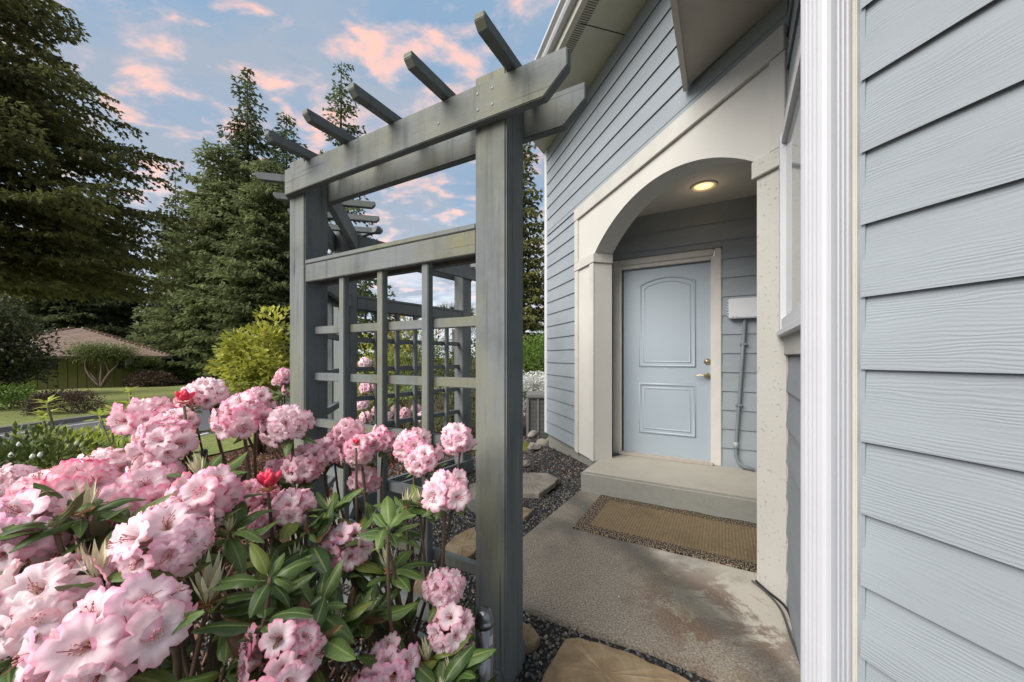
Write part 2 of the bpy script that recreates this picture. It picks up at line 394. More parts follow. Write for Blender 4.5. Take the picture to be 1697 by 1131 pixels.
def chip_mat():
    m, b = begin('bark_chip'); at = N('ShaderNodeAttribute', attribute_name='var').outputs['Fac']
    setc(b, ramp(at, [(0, (0.04, 0.018, 0.011)), (0.6, (0.125, 0.058, 0.034)), (1, (0.26, 0.15, 0.095))])); b.inputs['Roughness'].default_value = 0.85; return m
m_chip = chip_mat()
def stone_mat(name, c1, c2, c3):
    m, b = begin(name); co = objco(True)
    n = noise(co, 6, 7, 0.6, 0.8); f = noise(co, 90, 5)
    col = ramp(n, [(0.3, c1), (0.5, c2), (0.68, c3)]); col = mixc(0.25, col, mixc(f, c1, c3))
    setc(b, col); b.inputs['Roughness'].default_value = 0.75; bump(b, mth('ADD', n, mth('MULTIPLY', f, 0.3)), 0.7, 0.008); return m
m_flag = stone_mat('brown_flagstone', (0.10, 0.065, 0.035), (0.24, 0.17, 0.09), (0.33, 0.27, 0.18))
m_flagg = stone_mat('gray_flagstone', (0.13, 0.11, 0.085), (0.24, 0.21, 0.175), (0.31, 0.28, 0.24))
m_rock = stone_mat('garden_rock', (0.09, 0.08, 0.06), (0.20, 0.18, 0.15), (0.33, 0.31, 0.27))
m_bark = stone_mat('tree_bark', (0.035, 0.025, 0.018), (0.075, 0.055, 0.04), (0.13, 0.10, 0.08))
m_stem = simple('rhododendron_stem', (0.11, 0.075, 0.05), 0.8, var=0.4, scale=20, bmp=0.4)
m_gstem = simple('green_stem', (0.17, 0.17, 0.07), 0.7, var=0.3, scale=20, bmp=0.1)
# ================================================================ ground and setting
def ring_sheet():
    rs = [0.0]; r_ = 0.6
    while r_ < 900: rs.append(r_); r_ *= 1.35
    rs = sorted(set([round(q, 4) for q in rs] + [3.0, 9.0, 45.0, 1500.0])); n = 96
    vs = [(0, 0, G(0, 0) - 0.03)]; fs = []
    for i, q in enumerate(rs[1:]):
        for k in range(n):
            a_ = 2 * math.pi * k / n; vs.append((q * math.cos(a_), q * math.sin(a_), G(q, 0) - 0.03))
    for k in range(n): fs.append((0, 1 + k, 1 + (k + 1) % n))
    for i in range(len(rs) - 2):
        b_ = 1 + i * n
        for k in range(n): fs.append((b_ + k, b_ + n + k, b_ + n + (k + 1) % n, b_ + (k + 1) % n))
    MB().add(vs, fs).build('ground', m_ground, kind='structure', origin=Vector((0, 0, 0)))
ring_sheet()
def patch(name, c00, c10, c11, c01, nu, nv, off, mat, kind='structure', wob=0.0, zf=None):
    vs = []; rnd = random.Random(len(name))
    for j in range(nv + 1):
        for i in range(nu + 1):
            u, w_ = i / nu, j / nv
            x = (c00[0]*(1-u) + c10[0]*u)*(1-w_) + (c01[0]*(1-u) + c11[0]*u)*w_
            y = (c00[1]*(1-u) + c10[1]*u)*(1-w_) + (c01[1]*(1-u) + c11[1]*u)*w_
            if wob and (i in (0, nu) or j in (0, nv)): x += rnd.uniform(-wob, wob); y += rnd.uniform(-wob, wob)
            vs.append((x, y, (zf(x, y) if zf else G(x, y)) + off))
    fs = [(j*(nu+1)+i, j*(nu+1)+i+1, (j+1)*(nu+1)+i+1, (j+1)*(nu+1)+i) for j in range(nv) for i in range(nu)]
    return MB().add(vs, fs).build(name, mat, kind=kind, origin=Vector((0, 0, 0)))
patch('lawn', (-80, 2), (-12.6, 2), (-12.6, 36), (-80, 36), 120, 60, 0.012, m_lawn)
patch('lawn', (-12.6, 19.5), (-3.5, 19.5), (-3.5, 36), (-12.6, 36), 20, 30, 0.014, m_lawn)
patch('road', (-12.3, -20), (-6.7, -20), (-6.7, 18), (-12.3, 18), 16, 90, 0.012, m_road)
patch('verge', (-6.7, -10), (-5.2, -10), (-4.6, 19), (-6.7, 19), 6, 60, 0.02, m_lawn, wob=0.1)
m_linep = simple('road_line_paint', (0.55, 0.55, 0.53), 0.7, var=0.25, scale=12)
for x0, w_ in ((-11.75, 0.10), (-6.95, 0.10)):
    patch('road_line', (x0, -15), (x0 + w_, -15), (x0 + w_, 17.6), (x0, 17.6), 1, 80, 0.018, m_linep)
kerb = MB(); m_kerb = simple('kerb_concrete', (0.17, 0.16, 0.14), 0.9, var=0.3, bmp=0.4)
for k in range(60):
    y0, y1 = -10 + k * 0.47, -10 + (k + 1) * 0.47 - 0.01
    z0, z1 = G(-12.4, y0), G(-12.4, y1)
    kerb.add([(-12.52, y0, z0+.14), (-12.32, y0, z0+.13), (-12.28, y0, z0-.05), (-12.52, y0, z0-.05), (-12.52, y1, z1+.14), (-12.32, y1, z1+.13), (-12.28, y1, z1-.05), (-12.52, y1, z1-.05)],
             [(0,1,5,4), (1,2,6,5), (0,4,7,3), (0,3,2,1), (4,5,6,7)])
kerb.build('kerb', m_kerb, kind='structure')
patch('mulch_bed', (-5.0, -2), (-0.5, -2), (-0.4, 9), (-4.8, 9), 30, 60, 0.0, m_mulch, wob=0.06)
patch('gravel_path', (-1.5, -0.6), (2.2, -0.6), (2.2, 9), (-1.1, 9), 20, 40, 0.006, m_gravbed, wob=0.04)
# concrete slab in front of the door
slabp = [(1.20, -0.9), (0.95, 1.15)] + [gpt(u, w_) for u, w_ in ((1207,1131), (1150,1107), (1083,1078.7), (1030,1062), (979.6,1047), (945,1034), (912,1023), (888,1013), (868,1007))]
slabp += [(-0.05, 1.93), (-0.09, 2.2), (-0.04, 2.38)] + [gpt(u, w_) for u, w_ in ((868,888), (915,850), (959.7,813.6))] + [(1.3, 3.9), (2.6, 3.2), (2.0, 1.0), (1.6, -0.9)]
MB().slab(slabp, -0.12, 0.0).build('patio_slab', m_slab, kind='structure', bevel=0.006, origin=Vector((0, 0, 0)))

# ================================================================ the house
SH = -1.05                                         # top of the step, from the eye
house = thing('house', AL(2.4, 2.5, -EYE), 'blue gray lap sided house with cream arched porch and pale blue front door', 'house')
def lap(name, p0, ang, length, h0, expo, mat, parent=house, thick=0.015, cut=None, top=None):
    hh = expo + 0.018
    if top is not None: hh = min(hh, top - h0)
    me = MB().prism([(0, 0), (length, 0), (length, hh), (0, hh)], 0, 0.001)
    m = MB(); o0, o1 = thick + 0.006, 0.004
    for x in (0, length):
        m.v += [(x, 0.001, 0.013), (x, o0, 0), (x, o0, 0.003), (x, o1 + 0.004, hh), (x, 0.0, hh)]
    m.f = [(0,1,2,3,4), (9,8,7,6,5)] + [(i, i+5, (i+1) % 5+5, (i+1) % 5) for i in range(5)]; m.m = [0]*7
    return link(name, m.mesh(name, mat), parent, P(p0.x, p0.y, h0), (0, 0, rz(ang)))
rnd = random.Random(3)
def wallrun(p0, ang, length, hs, he, expo, mat, joint=None, spans=None):
    h = hs
    while h < he - 0.02:
        if spans:
            for (a0, a1, lo, hi) in spans:
                if h + expo > lo + 0.02 and h < hi - 0.01:
                    q = p0 + dirv(ang) * a0; lap('siding_board', q, ang, a1 - a0, max(h, lo), expo, mat, top=min(he, hi))
        else: lap('siding_board', p0, ang, length, h, expo, mat, top=he)
        h += expo
def backing(p0, ang, length, h0, h1, mat=m_grayp, th=0.10, name='wall'):
    c = p0 + dirv(ang) * (length / 2)
    nr = Vector((dirv(ang).y, -dirv(ang).x, 0))
    c = c + nr * (th / 2 + 0.0015)
    return bx(name, P(c.x, c.y, (h0 + h1) / 2), (length, th, h1 - h0), ang, mat, house, 0)
# near wall R (lateral offset 1.086)
LR = 1.086; LA = 1.84; TC = 0.70
p0 = AL(LR + 0.012, -2.6); backing(p0, ANG_A, 3.3, -1.20, 1.80)
wallrun(p0, ANG_A, 2.6 + 0.655, -1.28 + 0.0, 1.80, 0.1785, m_sid_near)
bx('corner_board', AL(LR - 0.002, 0.68, 0.30), (0.04, 0.026, 3.02), ANG_A, m_trimv, house, 0.002)
bx('caulk_joint', AL(LR + 0.003, 0.655, 0.30), (0.012, 0.012, 3.0), ANG_A, m_grayp, house, 0)
# window wall W : from corner C to the arch corner
C0 = AL(LR + 0.012, TC + 0.01); K0 = AL(LA, 1.416 + 0.0)
lenW = (Vector((K0.x, K0.y, 0)) - Vector((C0.x, C0.y, 0))).length
ang_w = math.degrees(math.atan2(K0.x - C0.x, K0.y - C0.y))
backing(C0, ang_w, lenW, -1.22, 1.80)
wh0, wh1 = 0.13, 1.10
wallrun(C0, ang_w, lenW, -1.24, 1.80, 0.1785, m_sid_near, spans=[(0, lenW - 0.004, -1.3, 0.0), (0, lenW - 0.004, 1.22, 1.8), (0.0, 0.20, 0.0, 1.22)])
def onW(s, out, h): q = C0 + dirv(ang_w) * s + Vector((-dirv(ang_w).y, dirv(ang_w).x, 0)) * out; return P(q.x, q.y, h)
win = bx('window', onW((0.2 + lenW) / 2, 0.012, (wh0 + wh1) / 2), (lenW - 0.2, 0.02, wh1 - wh0), ang_w, m_white, house, 0.002)
bx('pane', onW((0.2 + lenW) / 2, 0.024, (wh0 + wh1) / 2), (lenW - 0.36, 0.006, wh1 - wh0 - 0.14), ang_w, m_glass, win, 0)
for s in (0.235, lenW - 0.045): bx('frame', onW(s, 0.035, (wh0 + wh1) / 2), (0.07, 0.030, wh1 - wh0 - 0.005), ang_w, m_white, win, 0.004)
for h_ in (wh0 + 0.03, wh1 - 0.03): bx('frame', onW((0.2 + lenW) / 2, 0.033, h_), (lenW - 0.345, 0.026, 0.055), ang_w, m_white, win, 0.004)
bx('sill', onW((0.2 + lenW) / 2, 0.03, wh0 - 0.015), (lenW - 0.2, 0.06, 0.025), ang_w, m_white, win, 0.003)
bx('window_trim', onW((0.2 + lenW) / 2, 0.014, 0.060), (lenW - 0.2, 0.03, 0.10), ang_w, m_trim, house, 0.003)
bx('window_trim', onW((0.2 + lenW) / 2, 0.014, wh1 + 0.06), (lenW - 0.2, 0.03, 0.115), ang_w, m_trim, house, 0.003)
# downspout
ds = MB(); pr = []
def flute(x0, y0, x1, y1, k, d, nx, ny):
    out = []
    for i in range(k * 6 + 1):
        f_ = i / (k * 6.0); ph = (i % 6) / 6.0; off = -d if 0.3 < ph < 0.72 else 0
        out.append((x0 + (x1-x0)*f_ + nx*off, y0 + (y1-y0)*f_ + ny*off))
    return out
# local x along A, y outward (away from wall)
w2, dp = 0.036, 0.078
pr = [(-w2, 0.0), (-w2, 0.002)] + flute(-w2, 0.006, -w2, dp - 0.024, 3, 0.0045, -1, 0)
pr += [(-w2 + 0.001, dp - 0.012), (-w2 + 0.006, dp - 0.004), (-w2 + 0.013, dp)]
pr += flute(-w2 + 0.020, dp, w2 - 0.012, dp, 4, 0.0045, 0, 1) + [(w2 - 0.004, dp - 0.003), (w2, dp - 0.01), (w2, 0.0)]
ds.slab(pr, -1.5, 1.5)
dso = link('downspout', ds.mesh('downspout', m_gut), house, AL(LR - 0.021, 0.704, 0.31), (0, 0, rz(ANG_A)))

# arch wall A
T0, T1, TJ0, TJ1, TE = 1.416, 3.868, 1.589, 3.423, 4.79
pA = AL(LA, 0.0)
hs = -1.05
expA = 0.163
backing(AL(LA, T1 - 0.3), ANG_A, TE - T1 + 0.3, -1.05, 2.9, th=0.05)
backing(AL(LA, T0), ANG_A, TE - T0, 1.60, 2.9, th=0.05)
wallrun(AL(LA, 0), ANG_A, 0, -1.05 + 0.0, 2.86, expA, m_sid, spans=[(T1 + 0.002, TE, -1.1, 1.665), (T0 + 0.004, TE, 1.668, 2.86)])
bx('foundation', AL(LA + 0.06, (T1 + TE) / 2, -1.22), (TE - T1 + 0.02, 0.10, 0.34), ANG_A, m_step, house, 0.004)
bx('corner_board', AL(LA - 0.004, TE + 0.040, 0.92), (0.08, 0.05, 3.94), ANG_A, m_white, house, 0.004)
bx('wall', AL(LA + 1.4, TE + 0.02, 0.9), (0.06, 2.7, 3.9), ANG_A, m_sid, house, 0)
# arched surround: local x = t, y outward, z = h
arc = []
spr, rise, mid, hw = 1.06, 0.315, (TJ0 + TJ1) / 2, (TJ1 - TJ0) / 2
Rr = (hw**2 + rise**2) / (2 * rise); a0 = math.asin(hw / Rr)
NA = 40
for k in range(NA + 1):
    q = -a0 + 2 * a0 * k / NA; arc.append((mid + Rr * math.sin(q), spr + rise - Rr + Rr * math.cos(q)))
def face_strip(m, y0, y1):
    # panel above the arch, in vertical strips, with closed soffit
    top = 1.60
    for k in range(NA):
        (x0, z0), (x1, z1) = arc[k], arc[k+1]
        m.add([(x0,y0,z0),(x1,y0,z1),(x1,y0,top),(x0,y0,top),(x0,y1,z0),(x1,y1,z1),(x1,y1,top),(x0,y1,top)],
              [(0,1,2,3),(7,6,5,4),(0,4,5,1),(3,2,6,7)])
sm = MB(); face_strip(sm, 0.022, -0.18)
sm.add([(T0,.022,spr),(TJ0,.022,spr),(TJ0,.022,1.6),(T0,.022,1.6),(T0,-.18,spr),(TJ0,-.18,spr),(TJ0,-.18,1.6),(T0,-.18,1.6)], [(0,1,2,3),(7,6,5,4),(0,4,5,1),(0,3,7,4)])
sm.add([(TJ1,.022,spr),(T1,.022,spr),(T1,.022,1.6),(TJ1,.022,1.6),(TJ1,-.18,spr),(T1,-.18,spr),(T1,-.18,1.6),(TJ1,-.18,1.6)], [(0,1,2,3),(7,6,5,4),(0,4,5,1),(1,5,6,2)])
def onA(name, m, mat, bevel=0, smooth=False, parent=house):
    o = link(name, m.mesh(name, mat, smooth, bevel), parent, AL(LA, 0, 0), (0, 0, rz(ANG_A))); return o
bmx = onA('arch_surround', sm, m_cream)
def abox(name, t0, t1, h0, h1, y0, y1, mat, bevel=0.003):
    return bx(name, AL(LA - (y0 + y1) / 2, (t0 + t1) / 2, (h0 + h1) / 2), (t1 - t0, y1 - y0, h1 - h0), ANG_A, mat, house, bevel)
# columns
abox('column', TJ1, T1, -1.07, spr, -0.18, 0.022, m_cream)
abox('column', T0 + 0.002, TJ0, -1.235, spr, -0.18, 0.022, m_col, 0.004)
abox('foundation', TJ1 + 0.02, T1 - 0.01, -1.35, -1.073, -0.17, 0.0, m_step)
# trim boards of the surround
abox('trim_board', T0 + 0.001, T1, 1.535, 1.665, 0.0225, 0.046, m_trim)
abox('trim_board', T1 - 0.085, T1, spr + 0.001, 1.534, 0.0225, 0.040, m_trimv)
abox('trim_board', T0 + 0.001, T0 + 0.085, spr + 0.001, 1.534, 0.0225, 0.040, m_trimv)
abox('trim_board', TJ1 - 0.016, T1, 0.968, spr, 0.0225, 0.044, m_trim)
abox('trim_board', T0 + 0.001, TJ0 + 0.012, 0.968, spr, 0.0225, 0.044, m_col)
abox('trim_board', TJ1 - 0.0155, TJ1 - 0.0005, 0.968, spr, -0.18, 0.0223, m_trim)
abox('trim_board', T1 - 0.085, T1, -1.07, 0.967, 0.0225, 0.038, m_trimv)
abox('trim_board', TJ1 - 0.001, TJ1 + 0.085, -1.07, 0.967, 0.0225, 0.038, m_trimv)
# porch: ceiling, door wall, side wall
WD = 4.11
def onD(a_, w_=0.0, h=0.0):                     # a_ along E from the door's left edge, w_ outward
    q = W * (WD - w_) + E * (-0.942 + a_); return P(q.x, q.y, h)
ceilp = [AL(LA + 0.18, T0 + 0.1), AL(LA + 0.18, T1), onD(-0.5, -0.1), onD(1.4, -0.1)]
MB().slab([(q.x, q.y) for q in ceilp], EYE + 1.50, EYE + 1.53).build('ceiling', m_ceil, house)
angE = ANG_D + 180
p = onD(1.3, 0.0)       # boards run along D so that their outward side faces the camera
expD = 0.181
def wallD(a0_, a1_, h0, h1):
    h = SH
    while h < 1.5 - 0.02:
        lo, hi = max(h, h0), min(h + expD, h1)
        if hi - lo > 0.02:
            q = onD(a1_); lap('siding_board', q, ANG_D, a1_ - a0_, lo, hi - lo, m_sid, top=min(h1, 1.5))
        h += expD
m_dn = 1
# direction D with outward normal: local y = (-cos, sin) of ANG_D
nD = Vector((-D.y, D.x, 0))
outw = -W
flip = nD.dot(outw)
wallD(-0.42, -0.105, SH, 1.5); wallD(-0.105, 0.94, 1.06, 1.5); wallD(0.94, 1.35, SH, 1.5)
bx('wall', onD(-0.26, -0.055, 0.22), (0.33, 0.10, 2.56), ANG_D, m_grayp, house, 0)
bx('wall', onD(1.15, -0.055, 0.22), (0.43, 0.10, 2.56), ANG_D, m_grayp, house, 0)
bx('wall', onD(0.42, -0.055, 1.28), (1.05, 0.10, 0.44), ANG_D, m_grayp, house, 0)
# casing and jambs
HD0, HD1 = -1.035, 0.945
for a_ in (-0.071, 0.906): bx('door_casing', onD(a_, 0.016, (SH + 1.052) / 2), (0.062, 0.034, 1.052 - SH), ANG_D, m_case, house, 0.006)
bx('door_casing', onD(0.4175, 0.0165, 1.02), (0.91, 0.033, 0.064), ANG_D, m_trim, house, 0.006)
for a_ in (-0.026, 0.889 - 0.028): bx('door_jamb', onD(a_, -0.035, (SH + 0.985) / 2), (0.03, 0.11, 0.985 - SH), ANG_D, m_case, house, 0.002)
bx('door_jamb', onD(0.4175, -0.035, 0.967), (0.855, 0.11, 0.036), ANG_D, m_trim, house, 0.002)
bx('door_stop', onD(-0.008, -0.03, -0.04), (0.012, 0.05, 1.98), ANG_D, m_black, house, 0)
bx('threshold', onD(0.4175, 0.0, SH + 0.012), (0.90, 0.14, 0.024), ANG_D, simple('oak_sill', (0.42, 0.37, 0.33), 0.6, var=0.2, scale=9), house, 0.004)
# the door: rectangular slab with raised mouldings. local x runs along D (right to left) -> use E distances
doorm = MB().box((0, 0, 0), (0.865, 0.04, 1.972))
door = link('door', doorm.mesh('door', m_door, False, 0.003), house, onD(0.4325, -0.048, (HD0 + HD1) / 2), (0, 0, rz(ANG_D)))
def mould(pts, name, w_=0.024, hgt=0.015):
    # closed moulding ring of rounded section, in (a, h) coordinates of the door
    n = len(pts); prof = [(0.0, 0.0), (0.25, 0.8), (0.5, 1.0), (0.75, 0.8), (1.0, 0.0)]
    m = MB(); vs = []
    cx_ = sum(q[0] for q in pts) / n; ch = sum(q[1] for q in pts) / n
    for i in range(n):
        p_, q_, r_ = Vector(pts[i-1]), Vector(pts[i]), Vector(pts[(i+1) % n])
        d1 = (q_ - p_).normalized(); d2 = (r_ - q_).normalized()
        nn = Vector((-d1.y - d2.y, d1.x + d2.x)); nn = nn / max(1e-6, nn.length) ; sc = 1 / max(0.5, nn.dot(Vector((-d1.y, d1.x))))
        for f_, z_ in prof: o_ = q_ + nn * sc * w_ * f_; vs.append((-(o_.x - 0.4325), 0.02 + hgt * z_ - 0.0005, o_.y - (HD0 + HD1) / 2))
    k = len(prof)
    fs = [(i*k+j, i*k+j+1, ((i+1) % n)*k+j+1, ((i+1) % n)*k+j) for i in range(n) for j in range(k-1)]
    m.add(vs, fs); return link(name, m.mesh(name, m_door, True), door, wloc(door), (0, 0, 0))
def rect(a0_, a1_, h0, h1, arch=0.0):
    pts = [(a0_, h0), (a1_, h0), (a1_, h1 - arch)]
    if arch: pts += [(a1_ + (a0_ - a1_) * k / 12, h1 - arch + arch * math.sin(math.pi * k / 12)**0.8 ) for k in range(1, 12)]
    return pts + [(a0_, h1 - arch)]
for args in ((0.165, 0.715, -0.105, 0.845, 0.075), (0.165, 0.715, -0.81, -0.275, 0)):
    mould(rect(*args), 'panel_moulding'); 
    a0_, a1_, h0, h1, ar = args
    mould(rect(a0_ + 0.045, a1_ - 0.045, h0 + 0.045, h1 - 0.045, ar * 0.9), 'panel_moulding', 0.018, 0.008)
rotD = Matrix.Rotation(rz(ANG_D), 3, 'Z')
rx = Matrix.Rotation(R(-90), 3, 'X')
def knob(h, big):
    q = onD(0.815, -0.028, h)
    pf = [(0.030, 0), (0.031, 0.006), (0.026, 0.012), (0.017, 0.016), (0.015, 0.020)] + ([(0.012, 0.03), (0.012, 0.055)] if big else [(0.013, 0.022)])
    m = MB().lathe(pf, (0, 0, 0), 20, 0, rx)
    if big: m.tube([(0, 0.048, 0), (0.03, 0.052, 0.002), (0.065, 0.05, 0.006), (0.095, 0.046, -0.004), (0.108, 0.044, 0.002)], [0.010, 0.009, 0.0075, 0.006, 0.005], 10)
    else: m.box((0, 0.026, 0), (0.006, 0.012, 0.026))
    return link('door_lever' if big else 'deadbolt', m.mesh('knob', m_brass, True), door, q, (0, 0, 0))
for o in (knob(-0.045, False), knob(-0.185, True)): pass
# children of the rotated door inherit its turn: re-express their places in the door's frame
dr = Matrix.Rotation(-rz(ANG_D), 3, 'Z')
for ch in [c for c in COL.objects if c.parent == door]: ch.location = dr @ ch.location
for par in (win,):
    dr2 = Matrix.Rotation(-rz(ang_w), 3, 'Z')
    for ch in [c for c in COL.objects if c.parent == par]: ch.location = dr2 @ ch.location; ch.rotation_euler = (0, 0, 0)
# porch side wall
pk = AL(LA + 0.16, T0 + 0.12); 
bx('wall', P(pk.x, pk.y, 0.1) + W * 0.75 + E * 0.08, (1.7, 0.08, 2.9), ANG_W, m_sid, house, 0)
# step
ws0 = 3.26
def onS(e_, w_): q = W * w_ + E * e_; return (q.x, q.y)
e0 = Vector((0.613, 3.37, 0)).dot(E)
stp = MB().slab([onS(e0, ws0), onS(e0 + 1.75, ws0), onS(e0 + 1.75, WD + 0.05), onS(e0 + 0.25, WD + 0.05), onS(e0 + 0.02, ws0 + 0.5)], -0.1, EYE + SH)
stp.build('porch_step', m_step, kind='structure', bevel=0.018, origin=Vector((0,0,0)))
# recessed light
lx, ly = 1.68, 3.24
m_ring = simple('lamp_trim', (0.72, 0.66, 0.55), 0.5, bmp=0)
m_lamp, b = begin('warm_lamp'); b.inputs['Emission Color'].default_value = (1.0, 0.52, 0.16, 1); b.inputs['Emission Strength'].default_value = 0.55
lm = MB().lathe([(0.108, 1.4995), (0.108, 1.494), (0.098, 1.488), (0.082, 1.490), (0.076, 1.4985)], (lx, ly, EYE), 32)
rl = lm.build('recessed_light', m_ring, house, True)
MB().lathe([(0.075, 1.4985), (0.060, 1.4945), (0.03, 1.4925)], (lx, ly, EYE), 28).build('bulb', m_lamp, rl, True)
ll = bpy.data.lights.new('porch_lamp', 'POINT'); ll.energy = 0.10; ll.color = (1, 0.72, 0.42); ll.shadow_soft_size = 0.06
lo = bpy.data.objects.new('porch_lamp', ll); COL.objects.link(lo); lo.location = (lx, ly, EYE + 1.40)
# eaves and roof over the arch wall
LG = 1.33
sof = [AL(LG, 0.6), AL(LG, 4.36), P(0.259, 4.88, 0), P(0.58, 5.46, 0), AL(LA + 0.4, 5.6), AL(LA + 0.4, 0.6)]
MB().slab([(q.x, q.y) for q in sof], EYE + 2.862, EYE + 2.885).build('soffit', m_sof, house)
mv = MB()
for k in range(150):
    mv.add(*(lambda c: ([c + A*a1 + NRM*b1 + Vector((0,0,z1)) for a1 in (0, 0.008) for b1 in (0, 0.085) for z1 in (-0.004, 0.002)], [(0,1,3,2),(4,6,7,5),(0,4,5,1),(2,3,7,6),(0,2,6,4),(1,5,7,3)]))(AL(LG + 0.05, 0.9 + k * 0.0225, 2.862)))
mv.build('soffit_vent', simple('vent_louvre', (0.17, 0.165, 0.14), 0.7), house)
jt = MB()
for t in (1.6, 2.9, 4.1): jt.box(AL((LG + LA) / 2 + 0.05, t, 2.860), (0.005, 0.45, 0.006), Matrix.Rotation(rz(ANG_A), 3, 'Z'))
jt.build('soffit_joint', m_dark, house)
bx('fascia', AL(LG + 0.012, 2.48, 2.945), (3.76, 0.024, 0.17), ANG_A, m_trim, house, 0.003)
gp = [(0, 0.0), (0.0, -0.10), (0.055, -0.10), (0.068, -0.075), (0.068, -0.045), (0.10, -0.02), (0.10, 0.01), (0.092, 0.01), (0.090, -0.012), (0.01, -0.012), (0.01, 0.0)]
gm = MB()
n_ = len(gp); vs = [(0, y, z) for y, z in gp] + [(3.78, y, z) for y, z in gp]
gm.add(vs, [tuple(range(n_)), tuple(range(2*n_-1, n_-1, -1))] + [(i, i+n_, (i+1) % n_+n_, (i+1) % n_) for i in range(n_)])
gut = link('gutter', gm.mesh('gutter', m_gut), house, AL(LG, 0.6, 3.04), (0, 0, rz(ANG_A)))
m_shin = simple('roof_shingle', (0.10, 0.09, 0.08), 0.9, var=0.4, scale=30, bmp=0.5)
rf = MB(); q0, q1, q2, q3 = AL(LG - 0.03, 0.5, 3.06), AL(LG - 0.03, 4.38, 3.06), AL(LG + 3.5, 6.0, 4.4), AL(LG + 3.5, 0.5, 4.4)
up = Vector((0, 0, 0.03))
rf.add([q0, q1, q2, q3, q0 + up, q1 + up, q2 + up, q3 + up], [(0,1,2,3), (4,7,6,5), (0,4,5,1), (1,5,6,2), (2,6,7,3), (3,7,4,0)])
rf.build('roof', m_shin, house)
# lower eaves over window wall and near wall
eW = -0.229; Ed = Vector((K0.x, K0.y, 0)).dot(E)
def WE(w_, e_, h=0): q = W * w_ + E * e_; return P(q.x, q.y, h)
kw = Vector((1.189, 2.517, 0)).dot(W)
# intersection of the W eave line with L = 0.596
Lk = 0.596; wk = (Lk - eW * E.dot(NRM)) / W.dot(NRM)
tk = Vector(W * wk + E * eW).dot(A)
tri = [WE(kw, eW), WE(wk, eW), AL(Lk, -2.6), AL(LR + 0.1, -2.6), AL(LR + 0.1, TC), AL(LA - 0.012, T0 + 0.05)]
m_sof2 = trim_mat('lower_soffit', (0.50, 0.47, 0.42))
MB().slab([(q.x, q.y) for q in tri], EYE + 1.825, EYE + 1.845).build('soffit', m_sof2, house)
def seg(name, a_, b_, dims, mat, off=(0, 0, 0), parent=house, bevel=0.003):
    a_, b_ = Vector(a_), Vector(b_); d_ = b_ - a_; ang = math.degrees(math.atan2(d_.x, d_.y))
    return bx(name, (a_ + b_) / 2 + Vector(off), (d_.length, dims[0], dims[1]), ang, mat, parent, bevel)
seg('fascia', WE(kw - 0.015, eW + 0.016, 1.88), WE(wk + 0.02, eW + 0.016, 1.88), (0.032, 0.165), m_trim)
seg('fascia', AL(Lk + 0.016, tk - 0.01, 1.88), AL(Lk + 0.016, -2.6, 1.88), (0.032, 0.165), m_trim)
rq = [WE(kw - 0.02, eW - 0.02, 1.965), WE(wk, eW - 0.02, 1.965), AL(Lk - 0.02, -2.6, 1.965), AL(3.6, -2.6, 2.75), AL(LA - 0.02, 0.6, 2.45), AL(LA - 0.02, T0 + 0.6, 2.30)]
r2 = MB(); r2.add(rq + [q + up for q in rq], [(0,1,4,5), (1,2,3,4), (11,10,7,6), (10,9,8,7), (0,6,7,1), (1,7,8,2)])
r2.build('roof', m_shin, house)

# ================================================================ things by the door
mt = MB(); m_mat, b = begin('woven_mat')
co = N('ShaderNodeTexCoord').outputs['Object']
wv = N('ShaderNodeTexWave'); wv.wave_type = 'BANDS'; wv.bands_direction = 'X'; wv.inputs['Scale'].default_value = 16; wv.inputs['Distortion'].default_value = 1.2; LK(co, wv.inputs[0]); wv.inputs['Detail Scale'].default_value = 4
wy = N('ShaderNodeTexWave'); wy.wave_type = 'BANDS'; wy.bands_direction = 'Y'; wy.inputs['Scale'].default_value = 22; wy.inputs['Distortion'].default_value = 1.0; LK(co, wy.inputs[0]); wy.inputs['Detail Scale'].default_value = 4
nn = noise(co, 60, 4); nb = noise(co, 3, 5)
tan = mixc(nn, (0.17, 0.12, 0.07), (0.46, 0.36, 0.23)); tan = mixc(mth('MULTIPLY', mth('SUBTRACT', 1, mth('MULTIPLY', wv.outputs['Fac'], wy.outputs['Fac'])), 0.6), tan, (0.11, 0.08, 0.045))
drk = mixc(ramp(noise(mapping(co, (130, 65, 1)), 1, 2), [(0.48, 0), (0.56, 1)]), (0.03, 0.025, 0.02), (0.30, 0.24, 0.17))
sxy = N('ShaderNodeSeparateXYZ'); LK(co, sxy.inputs[0])
MLX, MLY = 1.36, 0.72
bd = mth('MAXIMUM', mth('GREATER_THAN', mth('ABSOLUTE', sxy.outputs[0]), MLX/2 - 0.095), mth('GREATER_THAN', mth('ABSOLUTE', sxy.outputs[1]), MLY/2 - 0.095))
setc(b, mixc(mth('MULTIPLY', ramp(nb, [(0.5, 0), (0.7, 1)]), 0.3), mixc(bd, tan, drk), (0.07, 0.055, 0.035))); b.inputs['Roughness'].default_value = 0.95; b.inputs['Specular IOR Level'].default_value = 0.1
bump(b, mth('ADD', mth('MULTIPLY', wv.outputs['Fac'], wy.outputs['Fac']), mth('MULTIPLY', nn, 0.6)), 1.0, 0.006)
vs = []; nu, nv = 60, 30
for zt in (0.010, 0.0005):
    for j in range(nv + 1):
        for i in range(nu + 1):
            x, y = (i / nu - .5) * MLX, (j / nv - .5) * MLY
            if zt > .005: z = zt + 0.0015 * math.sin(x * 23) * math.cos(y * 19)
            else: z = zt
            w_ = 0.004 * math.sin(x * 17 + y * 3) if j in (0, nv) else 0
            vs.append((x, y + w_, z))
st = (nu + 1) * (nv + 1)
